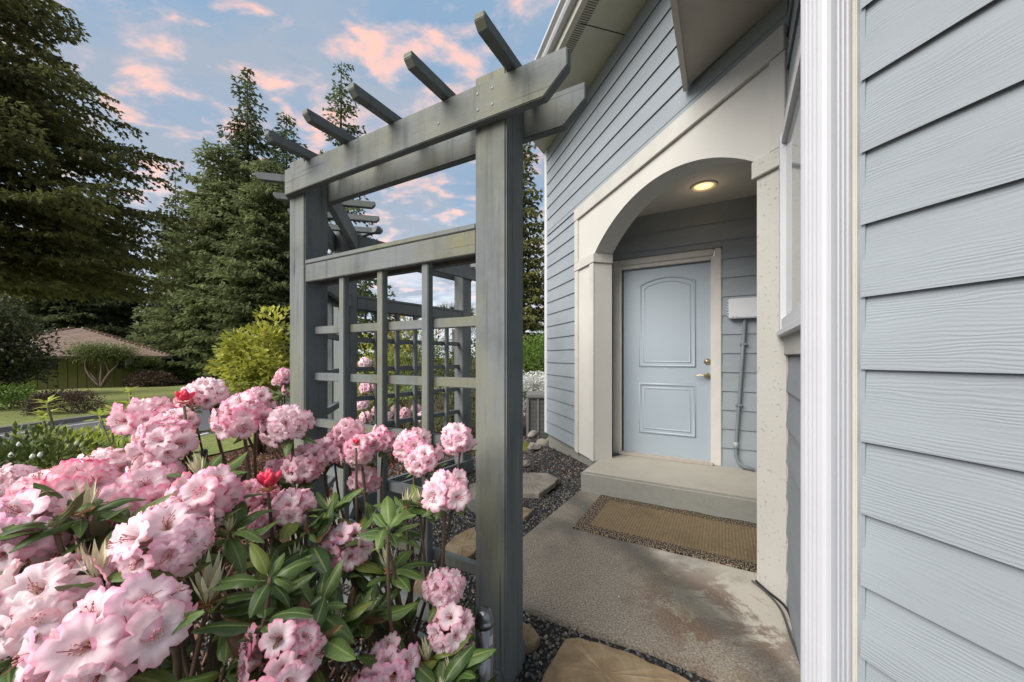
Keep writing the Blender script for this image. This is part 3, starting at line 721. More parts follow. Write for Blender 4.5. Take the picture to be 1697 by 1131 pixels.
fs = [(j*(nu+1)+i, j*(nu+1)+i+1, (j+1)*(nu+1)+i+1, (j+1)*(nu+1)+i) for j in range(nv) for i in range(nu)]
fs += [tuple(q + st for q in f[::-1]) for f in fs]
bo = [j for j in range(nu+1)] + [(nu+1)*k + nu for k in range(1, nv+1)] + [(nu+1)*nv + k for k in range(nu-1, -1, -1)] + [(nu+1)*k for k in range(nv-1, 0, -1)]
fs += [(bo[i], bo[(i+1) % len(bo)], bo[(i+1) % len(bo)] + st, bo[i] + st) for i in range(len(bo))]
mt.add(vs, fs)
mc = E * (e0 + 0.20 + MLX / 2) + W * (ws0 - 0.02 - MLY / 2)
mo = link('door_mat', mt.mesh('door_mat', m_mat, True), None, (mc.x, mc.y, 0.0005), (0, 0, math.atan2(E.y, E.x)))
props(mo, 'tan woven doormat with dark braided border on the concrete slab below the porch step', 'doormat')

wbx = thing('wall_box', onD(1.13, 0.0, 0.46), 'white plastic box mounted on the porch wall right of the door', 'wall box')
bmw = MB().prism([(-0.16, 0), (0.16, 0), (0.16, 0.03), (0.16, 0.19), (-0.16, 0.19)], 0.0, 0.09)
link('housing', bmw.mesh('housing', m_white, False, 0.008), wbx, onD(1.155, 0.018, 0.36), (0, 0, rz(ANG_D)))
gr = MB()
for k in range(6): gr.box((0.166, 0.05, 0.03 + 0.026 * k), (0.014, 0.07, 0.010))
link('end_fin', gr.mesh('end_fin', m_white), wbx, onD(1.155, 0.018, 0.36), (0, 0, rz(ANG_D)))
bx('lid_seam', onD(1.155, 0.110, 0.545), (0.322, 0.003, 0.004), ANG_D, m_grayp, wbx, 0)
for a_ in (1.03, 1.06): link('screw', MB().lathe([(.004, 0), (.004, .003), (.002, .004)], (0, 0, 0), 8, 0, rx).mesh('screw', m_pvc), wbx, onD(a_, 0.108, 0.375), (0, 0, rz(ANG_D)))
cdt = thing('conduit', onD(1.1, 0.05, SH), 'gray plastic conduit running down the porch wall from the white box', 'conduit')
q = [onD(1.125, 0.05, 0.365), onD(1.10, 0.048, -0.1), onD(1.075, 0.045, -0.5), onD(1.055, 0.045, -0.83), onD(1.056, 0.045, -0.93), onD(1.075, 0.05, -0.985), onD(1.115, 0.06, -1.02), onD(1.2, 0.07, -1.035)]
for h_, a_ in ((0.12, 1.114), (-0.45, 1.078)): bx('clip', onD(a_, 0.040, h_), (0.055, 0.052, 0.018), ANG_D, m_pvc, cdt, 0.002)
MB().tube(q, 0.0155, 12).build('pipe', m_pvc, cdt, True)
for i, h_ in ((3, -0.83),): MB().tube([onD(1.055, 0.045, -0.80), onD(1.055, 0.045, -0.855)], 0.021, 12).build('coupling', simple('pale_coupling', (0.36, 0.38, 0.4), 0.5, bmp=0), cdt, True)
cb = MB(); base_ = [AL(1.81, 1.585, -1.215), AL(1.80, 1.52, -1.222), AL(1.765, 1.38, -1.222), AL(1.62, 1.22, -1.222), AL(1.46, 1.06, -1.222), AL(1.27, .88, -1.222), AL(1.10, 0.7, -1.222)]
def smooth_pts(pts, n=6):
    out = []
    for i in range(len(pts) - 1):
        p_, q_, r_, s_ = pts[max(i-1, 0)], pts[i], pts[i+1], pts[min(i+2, len(pts)-1)]
        for k in range(n):
            t = k / n; out.append(0.5 * ((2*q_) + (r_-p_)*t + (2*p_-5*q_+4*r_-s_)*t*t + (3*q_-p_-3*r_+s_)*t*t*t))
    return out + [pts[-1]]
cb.tube(smooth_pts(base_), 0.006, 8)
props(cb.build('cable', m_black, None, True), 'thin black cable lying on the slab along the foot of the wall', 'cable')
cb = MB(); cb.tube(smooth_pts([q + Vector((-0.022, 0.0, 0)) + Vector((0.012, 0, 0)) * math.sin(i * 2) for i, q in enumerate(base_)]), 0.005, 8)
props(cb.build('cable', simple('gray_cable', (0.07, 0.07, 0.07), 0.5), None, True), 'second gray cable beside the black one at the wall foot', 'cable')

# ================================================================ the pergola
V1 = Vector((-0.049, 1.466, 0)); V2 = V1 + D * 1.262; V3 = Vector((-1.40, 3.10, 0)); V4 = Vector((-0.565, 4.25, 0))
perg = thing('pergola', (V2.x, V2.y, G(V2.x, V2.y)), 'weathered gray green wooden pergola with lattice panels and short rafters over the flowers', 'pergola')
def angof(a_, b_): d_ = b_ - a_; return math.degrees(math.atan2(d_.x, d_.y))
a12, a23, a34 = angof(V1, V2), angof(V2, V3), angof(V3, V4)
PH0, PH1 = -1.32, 1.085
def post(v, ang, mat, w_=0.140, top=PH1): return bx('post', P(v.x, v.y, (PH0 + top) / 2), (w_, w_, top - PH0), ang, mat, perg, 0.006)
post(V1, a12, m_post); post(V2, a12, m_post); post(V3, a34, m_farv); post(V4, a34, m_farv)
def offs(poly, o_):
    out = []
    for i, v in enumerate(poly):
        ds_ = []
        if i > 0: ds_.append((poly[i] - poly[i-1]).normalized())
        if i < len(poly) - 1: ds_.append((poly[i+1] - poly[i]).normalized())
        ns = [Vector((-d_.y, d_.x, 0)) for d_ in ds_]
        n_ = sum(ns, Vector()).normalized(); out.append(v + n_ * o_ / n_.dot(ns[0]))
    return out
V0 = V1 - D * 0.325; V5 = V4 + (V4 - V3).normalized() * 0.28
BH0, BH1 = 0.882, 1.02
poly = [V0, V2, V3, V5]
def beam(o_, chamfer=True, mats=(m_beam, m_farw, m_farw)):
    c = offs(poly, o_); i0 = offs(poly, o_ - 0.019); i1 = offs(poly, o_ + 0.019)
    for k in range(3):
        m = MB(); d_ = (poly[k+1] - poly[k]).normalized()
        a0_, a1_, b0_, b1_ = i0[k], i1[k], i0[k+1], i1[k+1]
        g = 0.001
        rings = []
        def ring(p0_, p1_, z0, z1): return [Vector((p0_.x, p0_.y, EYE+z0)), Vector((p1_.x, p1_.y, EYE+z0)), Vector((p1_.x, p1_.y, EYE+z1)), Vector((p0_.x, p0_.y, EYE+z1))]
        s0, s1 = d_ * g, -d_ * g
        if k == 0: rings += [ring(a0_, a1_, BH0 + 0.075, BH1 - 0.0), ring(a0_ + d_*0.085, a1_ + d_*0.085, BH0, BH1)]
        else: rings.append(ring(a0_ + s0, a1_ + s0, BH0, BH1))
        if k == 2: rings += [ring(b0_ - d_*0.085, b1_ - d_*0.085, BH0, BH1), ring(b0_, b1_, BH0 + 0.075, BH1)]
        else: rings.append(ring(b0_ + s1, b1_ + s1, BH0, BH1))
        vs = [q for r_ in rings for q in r_]; L = len(rings)
        fs = [(i*4+j, i*4+(j+1) % 4, (i+1)*4+(j+1) % 4, (i+1)*4+j) for i in range(L-1) for j in range(4)] + [(3,2,1,0), ((L-1)*4, (L-1)*4+1, (L-1)*4+2, (L-1)*4+3)]
        m.add(vs, fs)
        c_ = sum(vs, Vector()) / len(vs); rot = Matrix.Rotation(-rz(angof(poly[k], poly[k+1])), 3, 'Z')
        m.v = [tuple(rot @ (Vector(q) - c_)) for q in m.v]
        link('beam', m.mesh('beam', mats[k], False, 0.003), perg, c_, (0, 0, rz(angof(poly[k], poly[k+1]))))
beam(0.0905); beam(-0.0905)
# rafters
def rafter(c, ang, length, mat, h=BH1 + 0.001, s=0.042):
    m = MB().prism([(-length/2, 0.022), (-length/2 + 0.022, 0), (length/2 - 0.022, 0), (length/2, 0.022), (length/2, s), (-length/2, s)], -s*0.45, s*0.45)
    return link('rafter', m.mesh('rafter', mat, False, 0.002), perg, P(c.x, c.y, h), (0, 0, rz(ang)))
rmesh = None
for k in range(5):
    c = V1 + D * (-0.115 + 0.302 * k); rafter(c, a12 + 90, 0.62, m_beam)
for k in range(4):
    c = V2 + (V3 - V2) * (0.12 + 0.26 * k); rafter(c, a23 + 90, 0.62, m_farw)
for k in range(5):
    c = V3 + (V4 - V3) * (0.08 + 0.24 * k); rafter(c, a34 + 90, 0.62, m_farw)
# bolts on the front beam and posts
bl = []
outn = Vector((-(V2-V1).normalized().y, (V2-V1).normalized().x, 0))
for s, h_ in ((0.03, 0.985), (0.03, 0.925), (-0.035, 0.985), (-0.035, 0.925), (0.22, 0.935), (1.22, 0.98), (1.28, 0.92)):
    q = V1 + D * s + outn * 0.110; c = P(q.x, q.y, h_)
    rot = Vector((0, 0, 1)).rotation_difference(outn).to_matrix()
    MB().lathe([(0.0055, -0.002), (0.0055, 0.0010), (0.003, 0.0018)], (0,0,0), 12, 0, rot).build('bolt', simple('bolt', (0.22, 0.22, 0.20), 0.5, bmp=0) if not bl else bl[0], perg, origin=c)
    if not bl: bl.append(bpy.data.materials['bolt'])
# lattice panels
def panel(Va, Vb, n, railh, mats, front=1, base=True, w_=0.038, inset=0.07, top=(0.405, 0.50, 0.522)):
    d_ = (Vb - Va).normalized(); L = (Vb - Va).length; on = Vector((-d_.y, d_.x, 0)) * front
    ang = angof(Va, Vb); c = (Va + Vb) / 2; l = L - 2 * inset
    q = c + on * 0.045; bx('top_rail', P(q.x, q.y, (top[0] + top[1]) / 2), (l - 0.002, 0.038, top[1] - top[0]), ang, mats[0], perg, 0.003)
    q = c + on * -0.045; bx('top_rail', P(q.x, q.y, (top[0] + top[1]) / 2), (l - 0.002, 0.038, top[1] - top[0]), ang, mats[0], perg, 0.003)
    bx('cap_rail', P(c.x, c.y, (top[1] + top[2]) / 2 + 0.001), (l - 0.002, 0.135, top[2] - top[1]), ang, mats[0], perg, 0.003)
    for h_ in railh:
        q = c + on * -0.004; bx('lattice_rail', P(q.x, q.y, h_), (l + 0.0, w_ * 0.9, w_ + 0.004), ang, mats[0], perg, 0.003)
    for k in range(1, n + 1):
        q = Va + d_ * (inset + l * k / (n + 1)) + on * (w_ * 0.9 - 0.003); lo = railh[-1] - 0.10
        bx('lattice_slat', P(q.x, q.y, (top[1] + lo) / 2 - 0.002), (w_, w_ * 0.9, top[1] - lo - 0.006 - 0.0), ang, mats[1], perg, 0.003)
    for sgn in (1, -1):
        q = c + on * 0.089 * sgn
        bx('base_board', P(q.x, q.y, -1.24), (L + 0.12, 0.036, 0.14), ang, mats[0], perg, 0.003)
rh = [0.146 - 0.254 * k for k in range(5)]
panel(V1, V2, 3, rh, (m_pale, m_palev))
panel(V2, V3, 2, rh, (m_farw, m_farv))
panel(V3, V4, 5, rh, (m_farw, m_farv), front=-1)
# ================================================================ stones, gravel, chips
def flagstone(pts, mat, label, z=0.012, th=0.05, sd=0, group=None):
    rnd = random.Random(sd); P2 = []
    n = len(pts)
    for i in range(n):
        a_, b_ = Vector(pts[i]), Vector(pts[(i+1) % n]); P2.append(a_)
        for k in (1, 2, 3):
            t = k / 4; q = a_.lerp(b_, t); nn_ = Vector((-(b_-a_).y, (b_-a_).x)); P2.append(q + nn_ * rnd.uniform(-0.03, 0.03))
    c = sum(P2, Vector((0, 0))) / len(P2)
    m = MB(); N_ = len(P2)
    ring0 = [(q.x, q.y, z - th) for q in P2]; ring1 = [(q.x, q.y, z - 0.008) for q in P2]
    ring2 = [(*(c + (q - c) * 0.965), z + rnd.uniform(-.001, .001)) for q in P2]; ring3 = [(*(c + (q - c) * 0.5), z + rnd.uniform(-.003, .004)) for q in P2]
    vs = ring0 + ring1 + ring2 + ring3 + [(c.x, c.y, z + 0.002)]
    fs = [(r_*N_+i, r_*N_+(i+1) % N_, (r_+1)*N_+(i+1) % N_, (r_+1)*N_+i) for r_ in range(3) for i in range(N_)] + [(3*N_+i, 3*N_+(i+1) % N_, 4*N_) for i in range(N_)]
    m.add(vs, fs); o = m.build('flagstone', mat, None, False); props(o, label, 'stepping stone', group or 'flat stepping stones set in the gravel'); return P2
GL = -EYE - 0.02
def gq(*uv): return [gpt(u, w_, GL) for u, w_ in uv]
flags = []
flags.append(flagstone(gq((893,1150),(910,1115),(936,1072),(958,1069),(1035,1093),(1125,1133),(1180,1165),(1060,1230),(930,1220)), m_flag, 'large brown flagstone in the gravel at the bottom edge in front of the concrete slab', 0.018, sd=1))
flags.append(flagstone(gq((845,1046),(869,1043),(885,1052),(895,1068),(884,1080),(862,1086),(838,1075)), m_flag, 'small tan flagstone in gravel just right of the foot of the tall pergola post', 0.012, sd=2))
flags.append(flagstone(gq((838,793),(868,788),(908,788),(926,798),(910,812),(893,823),(868,822),(835,815)), m_flagg, 'gray flat stepping stone in the gravel left of the porch step', 0.01, sd=3))
flags.append(flagstone(gq((842,842),(869,846),(884,851),(869,864),(845,868),(830,855)), m_flag, 'small tan stepping stone in front of the gray one beside the slab', 0.008, sd=4))
flags.append(flagstone(gq((738,912),(752,897),(786,880),(800,905),(786,925),(760,944),(742,934)), m_flag, 'tan slab stone seen behind the lattice right of the last upright slat', 0.012, sd=5))
flags.append(flagstone(gq((650,985),(668,966),(700,968),(708,985),(695,1012),(662,1018)), m_flag, 'tan stepping stone seen low behind the lattice between two slats', 0.012, sd=6))
flags.append(flagstone(gq((778,808),(800,800),(815,812),(800,835),(776,832)), m_flagg, 'pale stepping stone seen behind the lattice next to the tall post', 0.01, sd=7))
def inpoly(X, Y, poly):
    ins = np.zeros(len(X), bool); n = len(poly); j = n - 1
    for i in range(n):
        xi, yi = poly[i][0], poly[i][1]; xj, yj = poly[j][0], poly[j][1]
        c = ((yi > Y) != (yj > Y)) & (X < (xj - xi) * (Y - yi) / (yj - yi + 1e-12) + xi); ins ^= c; j = i
    return ins
T = (1 + 5**.5) / 2
ICO = np.array([(-1,T,0),(1,T,0),(-1,-T,0),(1,-T,0),(0,-1,T),(0,1,T),(0,-1,-T),(0,1,-T),(T,0,-1),(T,0,1),(-T,0,-1),(-T,0,1)], float); ICO /= np.linalg.norm(ICO[0])
ICF = np.array([(0,11,5),(0,5,1),(0,1,7),(0,7,10),(0,10,11),(1,5,9),(5,11,4),(11,10,2),(10,7,6),(7,1,8),(3,9,4),(3,4,2),(3,2,6),(3,6,8),(3,8,9),(4,9,5),(2,4,11),(6,2,10),(8,6,7),(9,8,1)])
def rots(rg, n):
    q = rg.normal(size=(n, 4)); q /= np.linalg.norm(q, axis=1)[:, None]; w_, x, y, z = q.T
    return np.stack([np.stack([1-2*(y*y+z*z), 2*(x*y-z*w_), 2*(x*z+y*w_)], 1), np.stack([2*(x*y+z*w_), 1-2*(x*x+z*z), 2*(y*z-x*w_)], 1), np.stack([2*(x*z-y*w_), 2*(y*z+x*w_), 1-2*(x*x+y*y)], 1)], 1)
def scatter(name, XY, Z, size, mat, rg, shape=(1, .75, .55), base=ICO, faces=ICF, jit=0.22, flat=False):
    n = len(XY); k = len(base)
    V = base[None] * (1 + rg.uniform(-jit, jit, (n, k, 1))) * np.array(shape) * size[:, None, None]
    Rm = rots(rg, n); V = np.einsum('nij,nkj->nki', Rm, V)
    V[:, :, 0] += XY[:, 0:1]; V[:, :, 1] += XY[:, 1:2]; V[:, :, 2] += Z[:, None]
    Fc = (faces[None] + (np.arange(n) * k)[:, None, None]).reshape(-1, faces.shape[1])
    o = link(name, np_mesh(name, V.reshape(-1, 3), Fc, mat, np.repeat(rg.random(n), k)), None, kind='stuff'); return o
rg = np.random.default_rng(5)
def gvec(X, Y):
    d = np.hypot(X, Y); return np.where(d < 3, -0.03, np.where(d < 9, -0.03 - 0.44*(d-3)/6, np.where(d < 45, -0.47 - 0.75*(d-9)/36, -1.22)))
def berm(x, y):
    L_ = x * NRM.x + y * NRM.y; t_ = x * A.x + y * A.y
    return 0.17 * np.clip((L_ - 1.42) / .36, 0, 1) ** 1.3 * np.clip((t_ - 3.0) / .5, 0, 1)
def density(X, Y, near, k): return rg.random(len(X)) < np.clip(near / np.maximum(0.5, np.hypot(X, Y))**k, 0, 1)
n = 75000; X = rg.uniform(-1.5, 2.0, n); Y = rg.uniform(0.9, 6.5, n)
keep = ~inpoly(X, Y, slabp) & (X * A.y - Y * A.x < 1.8) & density(X, Y, 2.6, 1.15)
stepp = [onS(e0, ws0), onS(e0 + 1.75, ws0), onS(e0 + 1.75, WD + 0.05), onS(e0 + 0.2, WD + 0.05)]
keep &= ~inpoly(X, Y, stepp)
for f in flags: keep &= ~inpoly(X, Y, f)
XY = np.stack([X[keep], Y[keep]], 1); sz = rg.uniform(0.0055, 0.0125, len(XY)) * (0.8 + 0.12 * XY[:, 1])
go = scatter('gravel', XY, gvec(XY[:, 0], XY[:, 1]) + berm(XY[:, 0], XY[:, 1]) + 0.006 + rg.uniform(-0.004, 0.008, len(XY)), sz, m_peb, rg)
props(go, 'loose dark gray gravel around the stepping stones and slab', 'gravel')
CUB = np.array([(-1,-1,-1),(-1,-1,1),(-1,1,-1),(-1,1,1),(1,-1,-1),(1,-1,1),(1,1,-1),(1,1,1)], float); CUF = np.array([(0,1,3,2),(4,6,7,5),(0,4,5,1),(2,3,7,6),(0,2,6,4),(1,5,7,3)])
n = 30000; X = rg.uniform(-4.6, 0.5, n); Y = rg.uniform(0.3, 8.5, n); keep = ((X < -0.35) & (Y > 0.3)) & density(X, Y, 2.4, 1.0)
keep &= ~inpoly(X, Y, [(V1.x-.2, V1.y), (V2.x, V2.y), (V3.x, V3.y), (V4.x, V4.y), (1.5, 5), (1, .5)])
X, Y = X[keep], Y[keep]
X2 = rg.uniform(-0.2, 0.9, 1500); Y2 = rg.uniform(3.6, 6.8, 1500); L_ = X2 * NRM.x + Y2 * NRM.y; k2 = (L_ > 1.35) & (L_ < 1.85) & ~inpoly(X2, Y2, stepp) & ~inpoly(X2, Y2, slabp)
XY = np.stack([np.r_[X, X2[k2]], np.r_[Y, Y2[k2]]], 1)
patch('soil_bank', tuple(AL(1.42, 3.0).xy), tuple(AL(1.90, 3.0).xy), tuple(AL(1.90, 5.4).xy), tuple(AL(1.42, 5.4).xy), 10, 20, 0.006, m_gravbed, zf=lambda x, y: G(x, y) + float(berm(x, y)))
go = scatter('bark_mulch', XY, gvec(XY[:, 0], XY[:, 1]) + berm(XY[:, 0], XY[:, 1]) * (XY[:, 0] > -.5) + 0.010 + rg.uniform(0, 0.014, len(XY)), np.where(XY[:, 0] > -.5, .5, 1) * rg.uniform(0.012, 0.03, len(XY)), m_chip, rg, (1, 0.32, 0.12), CUB, CUF, 0.15)
props(go, 'reddish brown bark mulch covering the flower bed', 'bark mulch')
def rock(c, s, label, seed, mat=m_rock, group=None, name='rock'):
    rd = random.Random(seed); bm = bmesh.new(); bmesh.ops.create_icosphere(bm, subdivisions=3, radius=1)
    from mathutils import noise as mn
    for v in bm.verts:
        d_ = 1 + 0.45 * (mn.noise(v.co * 1.1 + Vector((seed * 3.1, 0, 0)))) + 0.10 * mn.noise(v.co * 4 + Vector((seed, 5, 0)))
        v.co = Vector((v.co.x * s[0], v.co.y * s[1], v.co.z * s[2])) * d_
    me = bpy.data.meshes.new(name); bm.to_mesh(me); bm.free(); me.materials.append(mat)
    me.polygons.foreach_set('use_smooth', [seed % 2 == 0] * len(me.polygons))
    o = link(name, me, None, c); props(o, label, 'rock', group); return o
rock((-7.0, 10.1, G(-7, 10.1) + 0.18), (0.38, 0.3, 0.42), 'upright gray garden boulder standing by the road below the yellow green shrub', 4)
rock((-6.1, 10.3, G(-6, 10.1) + 0.02), (0.5, 0.3, 0.2), 'low pale boulder lying right of the upright boulder', 6)
for i, (u, w_, s, lab) in enumerate(((933, 757, .055, 'small square tan stone on the gravel left of the porch column'), (903, 738, .11, 'mossy pale rock beside the foundation at the house corner'), (886, 742, .09, 'round pale rock left of the mossy rock at the house corner'), (872, 770, .07, 'small pale stone at the gravel edge beside the tall post'), (915, 733, .10, 'brownish rock touching the foundation at the house corner'), (884, 722, .09, 'mossy stone close to the foot of the air conditioner'))):
    x, y = gpt(u, w_, GL); rock((x, y, -0.03 + s * 0.3), (s, s * .8, s * .6), lab, i + 1)
m_moss = ground_mat('moss', [(0.05, 0.06, 0.01), (0.12, 0.14, 0.02), (0.20, 0.22, 0.04), (0.10, 0.10, 0.03)], 40, 1.0, 0.02, 50)
moss = MB()
for (x, y, r_) in ((0.28, 5.6, .30), (0.42, 5.25, .16)): moss.lathe([(r_, -0.04), (r_ * .85, 0.0), (r_ * .5, 0.025), (0.02, 0.035)], (x, y, -0.04 + G(x, y) * 0.3), 16)
props(moss.build('moss', m_moss, None, True, kind='stuff'), 'bright green moss around the rocks at the house corner', 'moss')

# ================================================================ foliage builders
def leaf_quads(C, Dr, Nn, L, Wd, var, fold=0.15, droop=0.12):
    """leaf: 6 verts, 4 tris-> 2 bent quads per leaf, folded along the midrib"""
    S = np.cross(Dr, Nn); S /= np.linalg.norm(S, axis=1)[:, None] + 1e-9
    Nn = np.cross(S, Dr)
    L_ = L[:, None]; W_ = Wd[:, None]
    b_ = C; mid = C + Dr * L_ * .5 + Nn * L_ * 0.06; tip = C + Dr * L_ - Nn * L_ * droop
    l_ = C + Dr * L_ * .5 + S * W_ * .5 + Nn * W_ * fold; r_ = C + Dr * L_ * .5 - S * W_ * .5 + Nn * W_ * fold
    n = len(C); V = np.stack([b_, r_, tip, l_, mid], 1).reshape(-1, 3)
    i = np.arange(n)[:, None] * 5
    Fc = np.concatenate([i + np.array([0, 1, 4]), i + np.array([1, 2, 4]), i + np.array([0, 4, 3]), i + np.array([4, 2, 3])], 0)
    return V, Fc, np.repeat(var, 5)
def unit(v): return v / (np.linalg.norm(v, axis=-1, keepdims=True) + 1e-9)
def tufts(C, Dr, size, rg, k=3, width=0.22, var=None):
    """conifer spray: k slender diamonds fanning from a point"""
    n = len(C); Cc = np.repeat(C, k, 0); Dd = unit(np.repeat(Dr, k, 0) + rg.normal(0, .42, (n * k, 3)))
    Nn = unit(rg.normal(size=(n * k, 3)) + [0, 0, 1.2]); L = np.repeat(size, k) * rg.uniform(.6, 1.25, n * k)
    S = unit(np.cross(Dd, Nn)); W_ = (L * width)[:, None]; L = L[:, None]
    V = np.stack([Cc, Cc + Dd * L * .45 + S * W_, Cc + Dd * L - [0, 0, .06] * L, Cc + Dd * L * .45 - S * W_], 1).reshape(-1, 3)
    Fc = np.arange(n * k * 4).reshape(-1, 4)
    vv = np.repeat((rg.random(n) if var is None else var), k) * .8 + rg.random(n * k) * .2
    return V, Fc, np.repeat(vv, 4)
def conifer(name, x, y, base, height, rad, seed, mat, label, group, lev=0.55, tuft=0.30, start=0.12, power=0.9, droop=0.25, sparse=1.0, nb=6, tw=0.33, lean=0, sector=None, trunk_r=None, hmax=None, bias=0, k=3, leanx=0.0, rough=.28):
    rg = np.random.default_rng(seed)
    t_ = thing(name, (x, y, base), label, 'tree', group)
    tr = trunk_r or height * 0.013
    m = MB(); pts = [(x + leanx * q, y, base + height * q) for q in np.linspace(0, .98, 9)]
    m.tube(pts, [tr * (1 - .93 * q) * (1.25 if i == 0 else 1) for i, q in enumerate(np.linspace(0, 1, 9))], 9)
    Cs, Ds, Sz, Vr = [], [], [], []
    h = start * height
    while h < min(height * 0.985, hmax or 1e9):
        f = (h / height - start) / (1 - start); rr = rad * (1 - f) ** power * (1 if f > .12 else .75 + 2 * f)
        nbr = max(3, int(nb * (.6 + .5 * (1 - f))))
        ph = rg.uniform(0, 6.28)
        for b_ in range(nbr):
            if rg.random() > sparse: continue
            a_ = ph + b_ * 6.283 / nbr + rg.normal(0, .25)
            if sector is not None and abs((a_ - sector[0] + math.pi) % (2 * math.pi) - math.pi) > sector[1]: continue
            bl_ = max(0.35, rr * rg.uniform(.9 - rough, .9 + rough)); z0 = base + h + rg.uniform(-.2, .2) * lev
            dx, dy = math.cos(a_), math.sin(a_)
            s = np.arange(0.10, 1.0, tw / bl_ if bl_ > tw else .5)
            dr = droop * (1.4 - f)
            bz = lambda s_: (0.12 * s_ - dr * s_ ** 1.6 + dr * .45 * s_ ** 4) * bl_
            if bl_ > rad * .3 and lev < 5:
                xb = x + leanx * h / height
                m.tube([(xb + dx * bl_ * q, y + dy * bl_ * q, z0 + bz(q)) for q in (0, .3, .62, .92)], [tr * .22 * (1 - f * .6), tr * .15, tr * .09, tr * .03], 4, cap=False)
            for q in s:
                c = np.array([x + leanx * h / height + dx * bl_ * q, y + dy * bl_ * q, z0 + bz(q)])
                tl = bl_ * .40 * (1 - q * .78) + tuft * .4
                for sg in (-1, 1):
                    ta = a_ + sg * rg.uniform(.7, 1.15); td = np.array([math.cos(ta), math.sin(ta), -0.25 - .25 * rg.random()])
                    nt_ = max(1, int(tl / (tuft * .55))); w_ = (np.arange(nt_) + rg.random(nt_)) / nt_
                    Cs.append(c + td * (w_ * tl)[:, None] + rg.normal(0, tuft * .12, (nt_, 3)))
                    Ds.append(np.tile(td * .8 + np.array([dx, dy, -.3]) * .4, (nt_, 1))); Sz.append(tuft * (rg.uniform(.75, 1.2, nt_)))
                    Vr.append(np.full(nt_, rg.random() * .5 + .5 * rg.random()))
                Cs.append(c[None]); Ds.append(np.array([[dx, dy, -.2]])); Sz.append(np.array([tuft])); Vr.append(rg.random(1))
        h += lev * (.75 + .5 * rg.random())
    m.build('trunk', m_bark, t_, True)
    C = np.concatenate(Cs); Dd = unit(np.concatenate(Ds)); S = np.concatenate(Sz); Vv = np.concatenate(Vr)
    V, Fc, va = tufts(C, Dd, S, rg, k, 0.22, Vv)
    c0 = np.array([x, y, base]); 
    link('crown', np_mesh('crown', V - c0, Fc, mat, va), t_, (x, y, base)); return len(Fc)
def blob(name, c, r, n, ls, mat, label, cat, seed, group=None, clumps=26, shell=.55, stems=0, stem_mat=None, updir=.6, wd=.42, flat=0.0, kind=None, lobes=.35, base_z=None):
    rg = np.random.default_rng(seed); c = np.array(c, float); r = np.array(r, float)
    cd = unit(rg.normal(size=(clumps, 3)) + [0, 0, .25]); cc = cd * rg.uniform(shell * .9, 1.0, (clumps, 1)) * r; cr = lobes * r.mean() * rg.uniform(.6, 1.3, clumps)
    w_ = rg.integers(0, clumps, n); off = unit(rg.normal(size=(n, 3))) * (rg.random((n, 1)) ** .4) * cr[w_][:, None]
    pos = cc[w_] + off; keep = pos[:, 2] > -r[2] * .92 + flat; pos, off, w_ = pos[keep], off[keep], w_[keep]; n = len(pos)
    Dr = unit(off + pos / r * .25 + rg.normal(0, cr.mean() * .8, (n, 3)) + [0, 0, cr.mean() * updir]); Nn = unit(rg.normal(0, .5, (n, 3)) + [0, -.2, 1])
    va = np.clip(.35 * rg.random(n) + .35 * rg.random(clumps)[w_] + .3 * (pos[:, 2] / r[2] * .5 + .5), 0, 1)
    V, Fc, vv = leaf_quads(pos, Dr, Nn, ls * rg.uniform(.7, 1.3, n), ls * wd * rg.uniform(.8, 1.2, n), va)
    bz = c[2] - r[2] if base_z is None else base_z
    t_ = thing(name, (c[0], c[1], bz), label, cat, group)
    link('foliage', np_mesh('foliage', V, Fc, mat, vv), t_, c)
    m = MB()
    for k in range(stems or 3):
        i = rg.integers(0, clumps); e_ = c + cc[i] * .9; b_ = np.array([c[0] + rg.normal(0, r[0] * .08), c[1] + rg.normal(0, r[1] * .08), bz - .03])
        md = (b_ + e_) / 2 + rg.normal(0, r.mean() * .12, 3); sr = max(.006, r.mean() * .022)
        m.tube([b_, md, e_], [sr * 1.6, sr, sr * .4], 6)
    m.build('stem', stem_mat or m_stem, t_, True); return t_
# ---- materials for foliage
f_dark = leaf_mat('fir_foliage_dark', (0.055, 0.075, 0.04), (0.15, 0.18, 0.08), 0.7, .4, (0.24, 0.25, 0.11), .15)
f_mid = leaf_mat('fir_foliage', (0.065, 0.095, 0.045), (0.17, 0.215, 0.09), 0.7, .4, (0.17, 0.21, 0.09), .15)
f_cedar = leaf_mat('cedar_foliage', (0.085, 0.11, 0.055), (0.26, 0.30, 0.13), 0.7, .45, (0.38, 0.41, 0.20), .15)
f_near = leaf_mat('spruce_foliage', (0.06, 0.064, 0.032), (0.24, 0.25, 0.085), 0.65, .4, (0.52, 0.47, 0.19), .2)
f_laurel = leaf_mat('evergreen_leaf', (0.035, 0.045, 0.022), (0.10, 0.11, 0.045), 0.45, .3, (0.22, 0.17, 0.09), .4)
f_yel = leaf_mat('yellow_green_leaf', (0.18, 0.22, 0.04), (0.50, 0.50, 0.08), 0.5, .4, (0.75, 0.66, 0.18), .3)
f_lime = leaf_mat('fresh_green_leaf', (0.18, 0.24, 0.04), (0.48, 0.54, 0.09), 0.5, .35, (0.50, 0.52, 0.14), .3)
f_shr = leaf_mat('shrub_leaf', (0.03, 0.045, 0.015), (0.12, 0.16, 0.04), 0.5, .2, (0.25, 0.27, 0.09), .3)
f_hedge = leaf_mat('bright_hedge_leaf', (0.05, 0.10, 0.015), (0.17, 0.28, 0.04), 0.5, .3, (0.26, 0.36, 0.06), .3)
f_brn = leaf_mat('brown_hedge_leaf', (0.05, 0.035, 0.025), (0.14, 0.10, 0.07), 0.7, .1, (0.18, 0.15, 0.09), .2)
